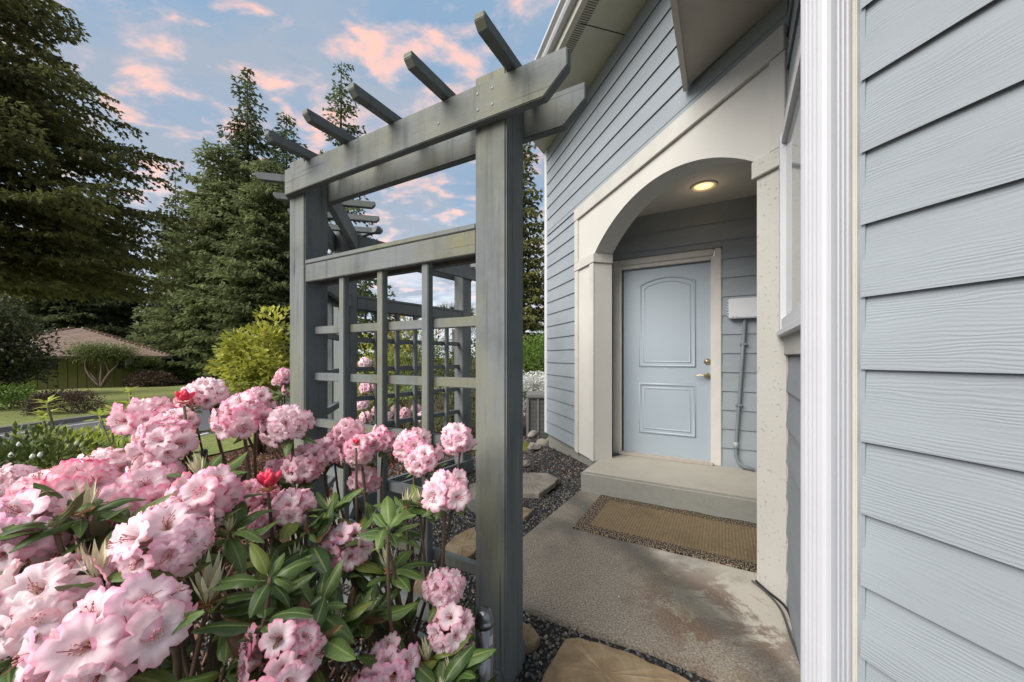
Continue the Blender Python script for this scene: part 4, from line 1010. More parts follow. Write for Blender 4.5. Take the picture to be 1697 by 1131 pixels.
f_wht = leaf_mat('white_blossom', (0.6, 0.62, 0.55), (0.85, 0.85, 0.82), 0.6, .3)
f_org = leaf_mat('orange_new_leaf', (0.16, 0.20, 0.04), (0.34, 0.33, 0.07), 0.5, .3, (0.60, 0.14, 0.05), .3)
f_acer = leaf_mat('feathery_leaf', (0.10, 0.13, 0.045), (0.22, 0.26, 0.09), 0.6, .3, (0.30, 0.32, 0.14), .2)
f_red = leaf_mat('red_blossom', (0.45, 0.05, 0.05), (0.7, 0.12, 0.12), 0.6, .3)
def gz(x, y): return G(x, y)
tc = 0
gF = 'tall conifers behind the road and lawn'
tc += conifer('fir_tree', -28.6, 40, -1.25, 34.0, 5.8, 11, f_dark, 'tallest pointed dark fir rising in the gap between the big left tree and the pergola', gF, .8, .42, .10, .62, .22, 1, 7, .45)
tc += conifer('cedar_tree', -28.2, 36, -1.2, 23.5, 6.2, 12, f_cedar, 'broad pale green cedar in front of the tallest fir', gF, .55, .40, .09, .50, .3, 1, 10, .38)
tc += conifer('cedar_tree', -22.4, 34, -1.2, 21.0, 5.4, 13, f_cedar, 'pale green cedar just left of the pergola corner post', gF, .55, .40, .09, .50, .3, 1, 10, .38)
tc += conifer('fir_tree', -25.0, 41, -1.25, 30.0, 5.6, 14, f_mid, 'second tallest fir with ragged top close to the left pergola beam end', gF, .8, .42, .1, .62, .22, 1, 7, .45)
tc += conifer('hemlock_tree', -29.0, 39, -1.2, 27.5, 4.4, 16, f_dark, 'darker fir half hidden behind the pale cedars', gF, .8, .42, .05, .7, .25, 1, 6, .5)
tc += conifer('hemlock_tree', -39.1, 43, -1.22, 23.8, 4.2, 17, f_dark, 'slender dark fir with a narrow point left of the pale cedars', gF, .8, .42, .06, .75, .25, .95, 6, .5)
tc += conifer('cedar_tree', -42.0, 45, -1.22, 19, 3.6, 18, f_mid, 'shorter fir standing left of the pale cedars beside the slender one', gF, .65, .36, .05, .7, .3, 1, 6, .45)
tc += conifer('hemlock_tree', -16.9, 36, -1.2, 31.8, 3.9, 20, f_mid, 'thin open topped hemlock whose sparse crown shows behind the middle rafters', gF, .95, .36, .10, .42, .3, .8, 6, .42, leanx=0.3)
tc += conifer('fir_tree', -50.0, 46, -1.25, 21.0, 5.2, 21, f_dark, 'dark fir behind the brown roofed house near the roof peak', gF, .6, .5, .03, .6, .25, 1, 7, .55)
tc += conifer('fir_tree', -56.5, 47, -1.25, 18.0, 5.2, 22, f_dark, 'dark fir left of the roof peak behind the house', gF, .6, .5, .04, .6, .25, 1, 6, .55)
tc += conifer('fir_tree', -45.5, 45, -1.25, 14.5, 4.2, 23, f_dark, 'short dark fir over the right end of the brown roof', gF, .8, .45, .02, .65, .25, 1, 7, .55)
tc += conifer('fir_tree', -61.5, 46, -1.25, 16.0, 5.0, 24, f_dark, 'dark fir behind the left end of the house', gF, .6, .5, .04, .6, .25, 1, 6, .55)
tc += conifer('fir_tree', -42.5, 50, -1.25, 13.5, 4.4, 25, f_mid, 'low fir filling the gap right of the brown roof', gF, .8, .45, .02, .65, .25, 1, 7, .55)
tc += conifer('fir_tree', -10.2, 30, -1.1, 8.6, 3.0, 26, f_mid, 'shorter fir whose branches show through the lattice left of the sky gap', gF, .55, .30, .03, .8, .1, 1, 6, .4)
tc += conifer('hemlock_tree', -10.3, 26, -1.0, 11.3, 2.3, 27, f_mid, 'fir with long upper branches reaching into the opening under the front beam', gF, .6, .28, .1, .75, .0, .9, 6, .38)
tc += conifer('hemlock_tree', 0.55, 19, -0.8, 13.4, 2.0, 28, f_near, 'tall weathered conifer behind the house corner right of the main post', gF, .42, .24, .05, .4, .3, .95, 8, .26)
tc += conifer('fir_tree', 3.4, 24, -0.9, 14.0, 3.0, 29, f_dark, 'dark conifer behind the house corner, farther than the weathered one', gF, .6, .3, .05, .7, .3, 1, 6, .4)
# big tree on the left: a spruce whose trunk stands beyond the left edge
tc += conifer('spruce_tree', -21.3, 14.2, -0.65, 25.0, 5.8, 31, f_near, 'huge dark spruce hanging its branches over the left side', None, .52, .19, .20, .60, .24, .9, 11, .24, sector=(-.1, 1.9), trunk_r=.34, k=4, hmax=18, rough=.5)
tc += conifer('spruce_tree', -49.0, 41.5, -1.22, 19.5, 6.2, 33, f_dark, 'broad dark spruce right behind the brown roof beside the huge left tree', None, .55, .42, .12, .5, .3, 1, 10, .4)
blob('holly_tree', (-29.6, 19.0, 2.1), (4.3, 3.4, 3.6), 26000, .24, f_laurel, 'dark broadleaf evergreen tree with brownish leaves left of the neighbouring house', 'tree', 41, None, 60, .55, 4, m_bark, .2, .5, base_z=-0.8)
# ---- shrubs of the garden
blob('rhododendron_shrub', (-4.05, 6.0, 1.12), (0.52, 0.6, 0.78), 3000, .105, f_yel, 'yellow green leaved shrub just left of the pergola corner post', 'shrub', 51, None, 34, .6, 8, m_stem, .3, .56, base_z=G(-4, 6))
for i, (x, y, z, r_, n_, lab, mt_) in enumerate((
        (-3.3, 3.1, .16, .36, 1900, 'low lime green shrub in front of the road left of the pink flowers', f_lime),
        (-4.3, 3.7, .16, .44, 1900, 'lime green leafy shrub between the road and the bud covered shrub', f_lime),
        (-2.9, 2.9, .05, .30, 1100, 'shrub with olive leaves behind the pale flower clusters', f_shr),
        (-2.0, 4.9, -.3, .38, 700, 'low weedy green plants behind the bark bed', f_shr),
        (-2.9, 7.4, -.1, .5, 900, 'green ground shrub at the verge behind the bark bed', f_shr),
        (-3.9, 8.4, -.1, .55, 900, 'dark green bush under the yellow green shrub', f_shr))):
    blob('garden_shrub', (x, y, z), (r_, r_, r_ * .75), n_, .085, mt_, lab, 'shrub', 60 + i, 'low shrubs along the road side', 18, .5, 5, m_gstem, .9, .38, base_z=G(x, y))
blob('azalea_shrub', (-3.4, 2.55, .30), (.60, .42, .34), 2600, .055, f_shr, 'dark green shrub with white buds at the left edge above the pink flowers', 'shrub', 70, None, 30, .6, 5, m_stem, .8, .42, base_z=-.05)
bd_ = MB()
rd = random.Random(4)
for k in range(14):
    a_ = rd.uniform(0, 6.28); q = Vector((-3.3 + .5 * math.cos(a_) * rd.random(), 2.45 + .35 * math.sin(a_), .52 + rd.uniform(0, .12)))
    bd_.lathe([(0.002, -.012), (.010, -.004), (.012, .006), (.006, .018), (.001, .024)], q, 8)
props(bd_.build('azalea_bud', simple('white_bud', (.75, .77, .66), .6, bmp=0), None, True, kind='stuff'), 'white flower buds dotted over the shrub at the left edge', 'buds')
# sprouting upright stems with lime rosettes
def rosette_plant(base, tips, seed, label, leaf=.10):
    rg = np.random.default_rng(seed); t_ = thing('sapling', base, label, 'shrub', 'upright lime green sprouting plants')
    m = MB(); Cs, Ds = [], []
    for tp in tips:
        tp = Vector(tp); b_ = Vector(base); md = b_.lerp(tp, .5) + Vector((rg.normal(0, .06), rg.normal(0, .05), 0))
        m.tube(smooth_pts([b_, md, tp], 4), .008, 6)
        for q in (0.0, .09, .19, .30):
            c = tp.lerp(md, q); nl = 9 if q == 0 else 5
            for j in range(nl):
                a_ = rg.uniform(0, 6.28); Cs.append(np.array(c)); Ds.append((math.cos(a_), math.sin(a_), rg.uniform(.1, .9) if q == 0 else rg.uniform(0, .4)))
    m.build('stem', m_gstem, t_, True)
    C = np.array(Cs); Dd = unit(np.array(Ds)); n = len(C); V, Fc, vv = leaf_quads(C, Dd, unit(rg.normal(0, .2, (n, 3)) + [0, 0, 1]), leaf * rg.uniform(.7, 1.3, n), leaf * .30 * np.ones(n), rg.uniform(.3, 1, n))
    o = link('foliage', np_mesh('foliage', V, Fc, f_lime, vv), t_, (0, 0, 0)); return t_
def at(u, w_, y): return px(u, w_, y)
rosette_plant((-3.85, 3.1, -.05), [at(78, 668, 3.0), at(70, 690, 3.1), at(95, 715, 3.0), at(128, 740, 2.9)], 1, 'lime leaved sprouting plant farthest left in front of the road')
rosette_plant((-3.0, 3.0, -.05), [at(215, 650, 3.2), at(165, 690, 3.0), at(185, 680, 3.1), at(212, 672, 3.2), at(235, 668, 3.1)], 2, 'taller lime leaved sprouting plant in front of the house lawn')
rosette_plant((-2.9, 2.6, -.05), [at(125, 765, 2.6), at(160, 735, 2.7), at(100, 790, 2.6), at(60, 780, 2.7)], 3, 'lime leaved sprouting plant just above the pale flower heads')
# planting behind the lattice
blob('boxwood_shrub', (-1.55, 6.4, .45), (0.9, 0.7, 1.0), 5200, .055, f_shr, 'dense small leaved green shrub behind the lattice', 'shrub', 80, None, 44, .6, 6, m_stem, .5, .45, base_z=G(-1.5, 6.4))
blob('boxwood_shrub', (-2.6, 7.0, .55), (0.8, 0.7, 1.0), 2600, .08, f_yel, 'yellowish shrub seen between the lattice slats', 'shrub', 81, None, 30, .6, 6, m_stem, .5, .4, base_z=G(-2.6, 7))
blob('pieris_shrub', (-2.15, 8.3, 1.15), (0.75, 0.6, .95), 1500, .13, f_org, 'shrub with orange red new leaves topping the lattice view', 'shrub', 82, None, 20, .6, 5, m_stem, .9, .3, base_z=G(-2, 8.3))
blob('boxwood_shrub', (-.85, 7.6, .72), (0.95, 0.6, 1.15), 5200, .06, f_shr, 'green shrub behind the lattice next to the tall post', 'shrub', 83, None, 30, .6, 5, m_stem, .5, .45, base_z=G(-.7, 7.6))
pl = thing('palm', (-1.5, 9.6, G(1.5, 9.6)), 'small fan palm showing its fronds above the lattice', 'palm')
m = MB(); m.tube([(-1.5, 9.6, -.5), (-1.48, 9.6, .8), (-1.5, 9.62, 1.95)], [.09, .08, .06], 8); m.build('trunk', m_bark, pl, True)
rgp = np.random.default_rng(9); Cs, Ds = [], []
for k in range(16):
    a_ = k * .8; el_ = rgp.uniform(-.1, 1.1); d0 = np.array([math.cos(a_) * math.cos(el_), math.sin(a_) * math.cos(el_), math.sin(el_)]); c = np.array([-1.5, 9.62, 1.98]) + d0 * .42
    for j in range(18): Cs.append(c); Ds.append(d0 + rgp.normal(0, .38, 3))
C = np.array(Cs); n = len(C); V, Fc, vv = leaf_quads(C, unit(np.array(Ds)), unit(rgp.normal(0, .3, (n, 3)) + [0, 0, 1]), .38 * rgp.uniform(.7, 1.1, n), .03 * np.ones(n), rgp.random(n))
link('frond', np_mesh('frond', V, Fc, f_shr, vv), pl, (0, 0, 0))
blob('hedge', (0.75, 8.6, 0.72), (1.0, .7, .95), 12000, .06, f_hedge, 'bright green clipped hedge behind the air conditioner', 'hedge', 90, None, 60, .75, 4, m_stem, .8, .4, base_z=-.45)
blob('white_azalea', (0.55, 7.6, 0.42), (.75, .4, .42), 4200, .045, f_wht, 'white flowering azalea behind the air conditioner', 'shrub', 91, None, 40, .7, 5, m_stem, .5, .8, base_z=-.4)
# lawn plants and the neighbour's planting
gn = 'shrubs planted around the neighbouring house'
blob('clipped_shrub', (-28.9, 29.6, -.72), (1.75, 1.0, .62), 5000, .16, f_brn, 'rounded brown leaved hedge at the right end of the neighbouring house', 'hedge', 92, gn, 60, .85, 3, m_stem, .5, .5, lobes=.3, base_z=-1.1)
blob('clipped_shrub', (-28.3, 33.2, -.75), (1.8, 1.0, .6), 4000, .18, f_shr, 'low green hedge right of the brown hedge', 'hedge', 93, gn, 40, .8, 3, m_stem, .5, .5, base_z=-1.15)
blob('clipped_shrub', (-25.2, 33.8, -.8), (2.0, 1.0, .5), 3600, .18, f_shr, 'low green hedge farthest right under the cedars', 'hedge', 94, gn, 40, .8, 3, m_stem, .5, .5, base_z=-1.15)
blob('clipped_shrub', (-15.2, 12.6, -.40), (1.25, .6, .32), 4200, .08, f_brn, 'low dark brown shrub on the lawn beside the kerb', 'shrub', 95, gn, 50, .8, 3, m_stem, .5, .5, base_z=-.6)
blob('clipped_shrub', (-30.0, 30.4, .45), (1.25, .7, .6), 2600, .2, f_acer, 'feathery green shrub against the right part of the neighbouring house', 'shrub', 96, gn, 26, .6, 5, m_bark, .5, .4, base_z=-1.1)
blob('clipped_shrub', (-19.0, 13.9, -.35), (.9, .7, .5), 2400, .1, f_hedge, 'small green bush at the left edge under the dark evergreen', 'shrub', 97, gn, 26, .8, 3, m_stem, .5, .5, base_z=-.7)
# dwarf multi stem tree
dt = thing('ornamental_tree', (-31.8, 28.6, -1.1), 'low multi stemmed ornamental tree in front of the green boarded wall', 'tree')
m = MB(); rd = random.Random(8); tips = []
for k in range(5):
    a_ = (k - 2) / 2 * .9 + rd.uniform(-.2, .2); r0 = Vector((-31.8, 28.6, -1.12)); r1 = r0 + Vector((a_ * 1.1, rd.uniform(-.4, .4), 1.0)); r3 = r0 + Vector((a_ * 1.5 + rd.uniform(-.2, .2), rd.uniform(-.5, .5), 2.45))
    r2 = (r1 + r3) / 2 + Vector((a_ * .35, 0, 0)); m.tube(smooth_pts([r0, r1, r2, r3], 3), [.09, .085, .08, .075, .07, .06, .055, .05, .04, .03], 6); tips.append(r3)
m.build('trunk', simple('pale_bark', (.17, .13, .10), .8, var=.3, bmp=.2), dt, True)
rgp = np.random.default_rng(12); cc = np.array([list(t) for t in tips] + [[-31.8 + rgp.normal(0, .85), 28.6 + rgp.normal(0, .5), 1.55 + rgp.uniform(-.1, .35)] for k in range(14)])
n = 9000; w_ = rgp.integers(0, len(cc), n); pos = cc[w_] + rgp.normal(0, 1, (n, 3)) * [.50, .4, .27]
V, Fc, vv = leaf_quads(pos, unit(rgp.normal(size=(n, 3)) * [1, 1, .5]), unit(rgp.normal(0, .3, (n, 3)) + [0, 0, 1]), .17 * rgp.uniform(.7, 1.3, n), .06 * np.ones(n), rgp.random(n))
link('crown', np_mesh('crown', V, Fc, f_acer, vv), dt, (0, 0, 0))

# ================================================================ neighbouring house, car
m_shake = simple('pale_shake', (.36, .27, .21), .9, var=.3, bmp=.3)
nh = thing('neighbour_house', (-37.0, 34.0, -1.2), 'low olive green boarded house with brown hipped roof beyond the lawn', 'house')
m_olive = siding_mat('olive_boards', (0.17, 0.17, 0.05), .6, 0); m_oldark = simple('olive_batten', (0.09, 0.10, 0.035), .8, bmp=0)
HX0, HX1, HYF = -41.9, -30.7, 32.2; HZ = -1.17
MB().box(((HX0 + HX1) / 2, HYF + 2.55, HZ + 1.15), (HX1 - HX0 - .1, 5.0, 2.6)).build('wall', m_oldark, nh)
k = 0; x = HX0
bme = None
while x < HX1 - .01:
    w_ = .50; winz = (-33.5 < x + .2 < -32.1) ; wl = (-37.8 < x + .2 < -36.4)
    z0_, z1_ = HZ - .08, (HZ + 1.42 if (winz or wl) else HZ + 2.42)
    b_ = MB().box((x + w_ / 2 - .015, HYF, (z0_ + z1_) / 2), (w_ - .035, .05, z1_ - z0_)); b_.build('wall_board', m_olive, nh); x += w_
def nwin(x0, x1, z0, z1, bright):
    w_ = MB().box(((x0 + x1) / 2, HYF + .0, (z0 + z1) / 2), (x1 - x0, .06, z1 - z0)).build('window', m_oldark if not bright else m_trim, nh)
    MB().box(((x0 + x1) / 2, HYF - .035, (z0 + z1) / 2), (x1 - x0 - .14, .02, z1 - z0 - .14)).build('pane', simple('pane_dark', (.05, .06, .07), .1, bmp=0) if not bright else simple('pane_curtain', (.30, .32, .34), .4, bmp=0), w_)
nwin(-33.4, -32.85, HZ + 1.45, HZ + 2.3, False); nwin(-32.8, -32.3, HZ + 1.45, HZ + 2.35, True); nwin(-37.7, -36.5, HZ + 1.45, HZ + 2.2, False)
m_tile, b = begin('brown_shake'); co = N('ShaderNodeTexCoord').outputs['Object']
bn = noise(mapping(co, (2.4, 2.4, 14)), 2, 4); setc(b, ramp(bn, [(.3, (.20, .14, .105)), (.7, (.42, .32, .26))])); b.inputs['Roughness'].default_value = .9; bump(b, noise(co, 6, 5), .6, .05)
EZ = HZ + 2.47; ex0, ex1, ey0, ey1 = HX0 - .9, -29.8, HYF - 1.0, HYF + 6.2; AP = Vector((-36.0, HYF + 3.4, EZ + 2.35)); AP2 = Vector((-36.5, HYF + 3.4, EZ + 2.35))
rf = MB(); nc = 22
cs = [Vector((ex0, ey0, EZ)), Vector((ex1, ey0, EZ)), Vector((ex1, ey1, EZ)), Vector((ex0, ey1, EZ))]; ap = [AP2, AP, AP, AP2]
for s_ in range(4):
    a_, b_, c_, d_ = cs[s_], cs[(s_+1) % 4], ap[(s_+1) % 4], ap[s_]
    for k in range(nc):
        t0, t1 = k / nc, (k + 1) / nc
        p0_, p1_ = a_.lerp(d_, t0), b_.lerp(c_, t0); p2_, p3_ = b_.lerp(c_, t1), a_.lerp(d_, t1); u_ = Vector((0, 0, .055))
        rf.add([p0_ + u_, p1_ + u_, p2_, p3_, p0_, p1_], [(0, 1, 2, 3), (4, 5, 1, 0)])
rfo = rf.build('roof', m_tile, nh)
rfo2 = MB()
for a_, b_ in ((cs[0], AP2), (cs[1], AP), (cs[2], AP), (cs[3], AP2)):
    rfo2 = MB()
    for k in range(24): rfo2.box(a_.lerp(b_, (k + .5) / 24) + Vector((0, 0, .09)), (.30, .30, .07), Matrix.Rotation(.5 if k % 2 else .3, 3, 'Z'))
    rfo2.build('hip_cap', m_shake, rfo)
MB().slab([(ex0, ey0), (ex1, ey0), (ex1, ey1), (ex0, ey1)], EZ - .18, EZ - .01).build('fascia', simple('dark_fascia', (.09, .08, .05), .8, bmp=0), nh)
nh.rotation_euler = (0, 0, R(35)); nh.location = (-36.2, 29.4, -1.2)
def car(x, y, z, ang, col, label, s=1.0):
    t_ = thing('parked_car', (x, y, z), label, 'car', 'cars parked beyond the trees'); rot = ang
    body = [(-2.1, .35), (-2.15, .7), (-1.5, .88), (-0.9, 1.32), (0.7, 1.36), (1.35, .93), (2.1, .82), (2.2, .4), (1.75, .3), (-1.7, .3)]
    link('body', MB().prism(body, -.85, .85).mesh('body', simple('car_paint', col, .25, bmp=0), False, .07), t_, (x, y, z), (0, 0, rot))
    link('side_glass', MB().prism([(-1.25, .92), (-.8, 1.26), (.62, 1.29), (1.1, .95)], -.865, .865).mesh('side_glass', m_black, False, .01), t_, (x, y, z), (0, 0, rot))
    for wx in (-1.35, 1.4):
        for sy in (-.82, .82):
            c = Matrix.Rotation(rot, 3, 'Z') @ Vector((wx, sy, .32))
            w_ = link('wheel', MB().lathe([(.05, -.1), (.26, -.11), (.32, -.08), (.32, .08), (.26, .11), (.05, .1)], (0, 0, 0), 16, 0, rx).mesh('tyre', m_black, True), t_, (x + c.x, y + c.y, z + c.z), (0, 0, rot))
car(-57.0, 67, -1.22, .15, (.75, .77, .8), 'white car seen between the tree trunks right of the neighbouring house')
blob('red_azalea', (-60.5, 66, -.5), (2.2, 1, .75), 1600, .3, f_red, 'red flowering bush beyond the trunks right of the neighbouring house', 'shrub', 98, None, 20, .7, 3, m_stem, .5, .6, base_z=-1.2)

# ================================================================ air conditioner, light, bollard, hose
ac = thing('air_conditioner', (0.64, 6.45, -.22), 'gray air conditioning unit with louvred sides behind the house corner', 'air conditioner')
m_ac = simple('ac_metal', (.17, .165, .155), .5, var=.08, bmp=.05); rr_ = Matrix.Rotation(rz(ANG_A + 20), 3, 'Z'); acr = rz(ANG_A + 20)
def acp(name, c, d, mt_, bev=.01): c = Vector(c); q = rr_ @ c; return link(name, MB().box((0,0,0), d).mesh(name, mt_, False, bev), ac, (0.64 + q.x, 6.45 + q.y, -.22 + c.z), (0, 0, acr))
acp('coil', (0, 0, .40), (.66, .66, .74), m_dark, 0); acp('top_cover', (0, 0, .79), (.76, .76, .06), m_ac, .02); acp('base_pan', (0, 0, .03), (.74, .74, .06), m_ac)
for sx_ in (-.35, .35):
    for sy_ in (-.35, .35): acp('corner_panel', (sx_, sy_, .41), (.05, .05, .71), m_ac, .012)
for s_ in (-1, 1):
    for x_ in (-.18, 0, .18):
        acp('divider', (x_, s_ * .35, .41), (.03, .02, .70), m_ac, 0); acp('divider', (s_ * .35, x_, .41), (.02, .03, .70), m_ac, 0)
gl = MB()
for k in range(32):
    for s_ in (-1, 1):
        gl.box((0, s_ * .342, .07 + k * .0215), (.66, .012, .011)); gl.box((s_ * .342, 0, .07 + k * .0215), (.012, .66, .011))
o = link('louvre', gl.mesh('louvre', m_ac), ac, (0.64, 6.45, -.22), (0, 0, acr), kind='stuff')
pt = px(337, 758, 3.6)
l_ = thing('path_light', (pt.x, pt.y, G(pt.x, pt.y)), 'small black path light on a stake in the bark bed', 'path light')
MB().lathe([(.028, -.02), (.034, 0), (.034, .115), (.028, .125)], (pt.x, pt.y, pt.z - .05), 16).build('lamp_head', m_black, l_, True)
MB().tube([(pt.x, pt.y, G(pt.x, pt.y) - .03), (pt.x, pt.y, pt.z - .05)], .007, 8).build('stake', m_chrome, l_, True)
yb = 1.17; pb = px(802.5, 1008, yb)
bo_ = thing('bollard', (pb.x, yb, -.05), 'short round brushed metal bollard with domed cap at the foot of the tall post', 'bollard')
r_ = .0285
MB().lathe([(r_, -.05), (r_, pb.z - .055)], (pb.x, yb, 0), 28).build('tube', m_chrome, bo_, True)
MB().lathe([(r_ * 1.02, pb.z - .052), (r_ * 1.10, pb.z - .050), (r_ * 1.10, pb.z - .037), (r_ * 1.0, pb.z - .034), (r_ * .99, pb.z - .028), (r_ * .9, pb.z - .014), (r_ * .68, pb.z - .004), (r_ * .35, pb.z), (.001, pb.z + .001)], (pb.x, yb, 0), 28).build('domed_cap', m_chrome, bo_, True)
st_ = MB()
for k in range(6):
    for j in (0, 1):
        q = -1.0 + k * .14; st_.v.append((pb.x + (r_ + .0008) * math.cos(q), yb + (r_ + .0008) * math.sin(q), pb.z - .075 - .035 * j))
st_.f = [(2*k, 2*k+2, 2*k+3, 2*k+1) for k in range(5)]; st_.m = [0] * 5
st_.build('sticker', simple('gray_sticker', (.55, .55, .53), .6, bmp=0), bo_)
hs_ = [px(700, 905, 1.95), px(735, 912, 1.95), px(742, 922, 1.9), px(720, 938, 1.85), px(640, 950, 1.9)]
for q in hs_: q.z = -.01
MB_h = MB().tube(smooth_pts([Vector(q) for q in hs_]), .011, 8).build('hose', m_black, None, True); props(MB_h, 'black hose lying on the gravel behind the lattice', 'hose')
print('conifer quads', tc)

lt = MB(); rd = random.Random(21)
for k in range(46):
    u = rd.uniform(.1, 1.1); w_ = rd.uniform(1.7, 3.1)
    if not inpoly(np.array([u]), np.array([w_]), slabp)[0]: continue
    a_ = rd.uniform(0, 6.28); l = rd.uniform(.003, .009); d_ = Vector((math.cos(a_), math.sin(a_), 0)) * l; e_ = Vector((-math.sin(a_), math.cos(a_), 0)) * l * .5; c = Vector((u, w_, .002))
    lt.add([c - d_, c + e_ + Vector((0, 0, .002)), c + d_, c - e_], [(0, 1, 2, 3)], rd.choice((0, 1, 1)))
lt_o = lt.build('litter', [simple('pale_petal_litter', (.55, .50, .45), .8, bmp=0), simple('brown_litter', (.12, .08, .05), .9, bmp=0)], None, kind='stuff')
props(lt_o, 'tiny bits of dry leaf and petal scattered over the concrete slab', 'leaf litter')
# ================================================================ rhododendrons
def petal_mat():
    m, b = begin('petal'); at_ = N('ShaderNodeAttribute', attribute_name='var').outputs['Fac']
    oi = N('ShaderNodeObjectInfo'); oc = oi.outputs['Color']; rn = oi.outputs['Random']
    co = N('ShaderNodeTexCoord').outputs['Object']
    nz = noise(co, 45, 4, .6)
    f = mth('ADD', at_, mth('MULTIPLY', mth('SUBTRACT', nz, .5), .30))
    f = mth('ADD', f, mth('MULTIPLY', mth('SUBTRACT', rn, .5), .25))
    pale = mixc(.86, oc, (1.0, 0.93, 0.94)); 
    rim = ramp(f, [(0.0, .0), (.48, .06), (.80, .38), (1.0, .95)])
    col = mixc(rim, pale, oc)
    thr = ramp(at_, [(.0, 1), (.10, .4), (.22, 0)]); col = mixc(mth('MULTIPLY', thr, .6), col, (.60, .38, .22))
    spots = mth('MULTIPLY', ramp(noise(co, 260, 2), [(.62, 0), (.68, 1)]), ramp(at_, [(.12, 1), (.5, 0)]))
    col = mixc(mth('MULTIPLY', spots, .5), col, (.35, .08, .05))
    setc(b, col); b.inputs['Roughness'].default_value = .55; b.inputs['Specular IOR Level'].default_value = .25
    bump(b, noise(co, 110, 4), .25, .002)
    t = N('ShaderNodeBsdfTranslucent'); LK(col, t.inputs[0]); mx = N('ShaderNodeMixShader'); mx.inputs[0].default_value = .32
    LK(b.outputs[0], mx.inputs[1]); LK(t.outputs[0], mx.inputs[2]); LK(mx.outputs[0], [n for n in NT.nodes if n.type == 'OUTPUT_MATERIAL'][0].inputs[0]); return m
m_petal = petal_mat(); m_stamen = simple('stamen', (.50, .22, .20), .6, bmp=0, rand=False); m_pistil = simple('pistil', (.42, .06, .09), .5, bmp=0, rand=False)
def rleaf_mat(name, c1, c2, vein):
    m, b = begin(name); at_ = N('ShaderNodeAttribute', attribute_name='var').outputs['Fac']; oi = N('ShaderNodeObjectInfo').outputs['Random']
    gm = N('ShaderNodeNewGeometry'); co = N('ShaderNodeTexCoord').outputs['Object']
    col = mixc(mth('ADD', mth('MULTIPLY', oi, .6), mth('MULTIPLY', noise(co, 25, 3), .4)), c1, c2)
    col = mixc(ramp(at_, [(.80, 0), (.97, .75)]), col, vein)
    wv_ = N('ShaderNodeTexWave'); wv_.bands_direction = 'X'; wv_.inputs['Scale'].default_value = 38; wv_.inputs['Distortion'].default_value = 1; LK(co, wv_.inputs[0])
    col = mixc(gm.outputs['Backfacing'], col, (.16, .17, .085))
    setc(b, col); b.inputs['Roughness'].default_value = .30; b.inputs['Specular IOR Level'].default_value = .45
    bump(b, wv_.outputs['Fac'], .25, .002)
    t = N('ShaderNodeBsdfTranslucent'); LK(col, t.inputs[0]); mx = N('ShaderNodeMixShader'); mx.inputs[0].default_value = .15
    LK(b.outputs[0], mx.inputs[1]); LK(t.outputs[0], mx.inputs[2]); LK(mx.outputs[0], [n for n in NT.nodes if n.type == 'OUTPUT_MATERIAL'][0].inputs[0]); return m
m_rleaf = rleaf_mat('rhododendron_leaf', (.030, .068, .022), (.14, .215, .050), (.28, .34, .12))
m_rleaf2 = rleaf_mat('rhododendron_leaf_yellow', (.12, .17, .03), (.22, .26, .05), (.3, .32, .12))
m_rleaf3 = rleaf_mat('rhododendron_leaf_bronze', (.10, .05, .02), (.17, .09, .03), (.2, .14, .08))
m_bud = simple('pale_leaf_bud', (.66, .64, .44), .6, var=.2, bmp=.1)
m_scale = simple('bud_scale', (.36, .17, .06), .7, var=.3, bmp=.1)
m_redbud = simple('red_flower_bud', (.80, .05, .11), .5, var=.25, scale=30, bmp=.1)

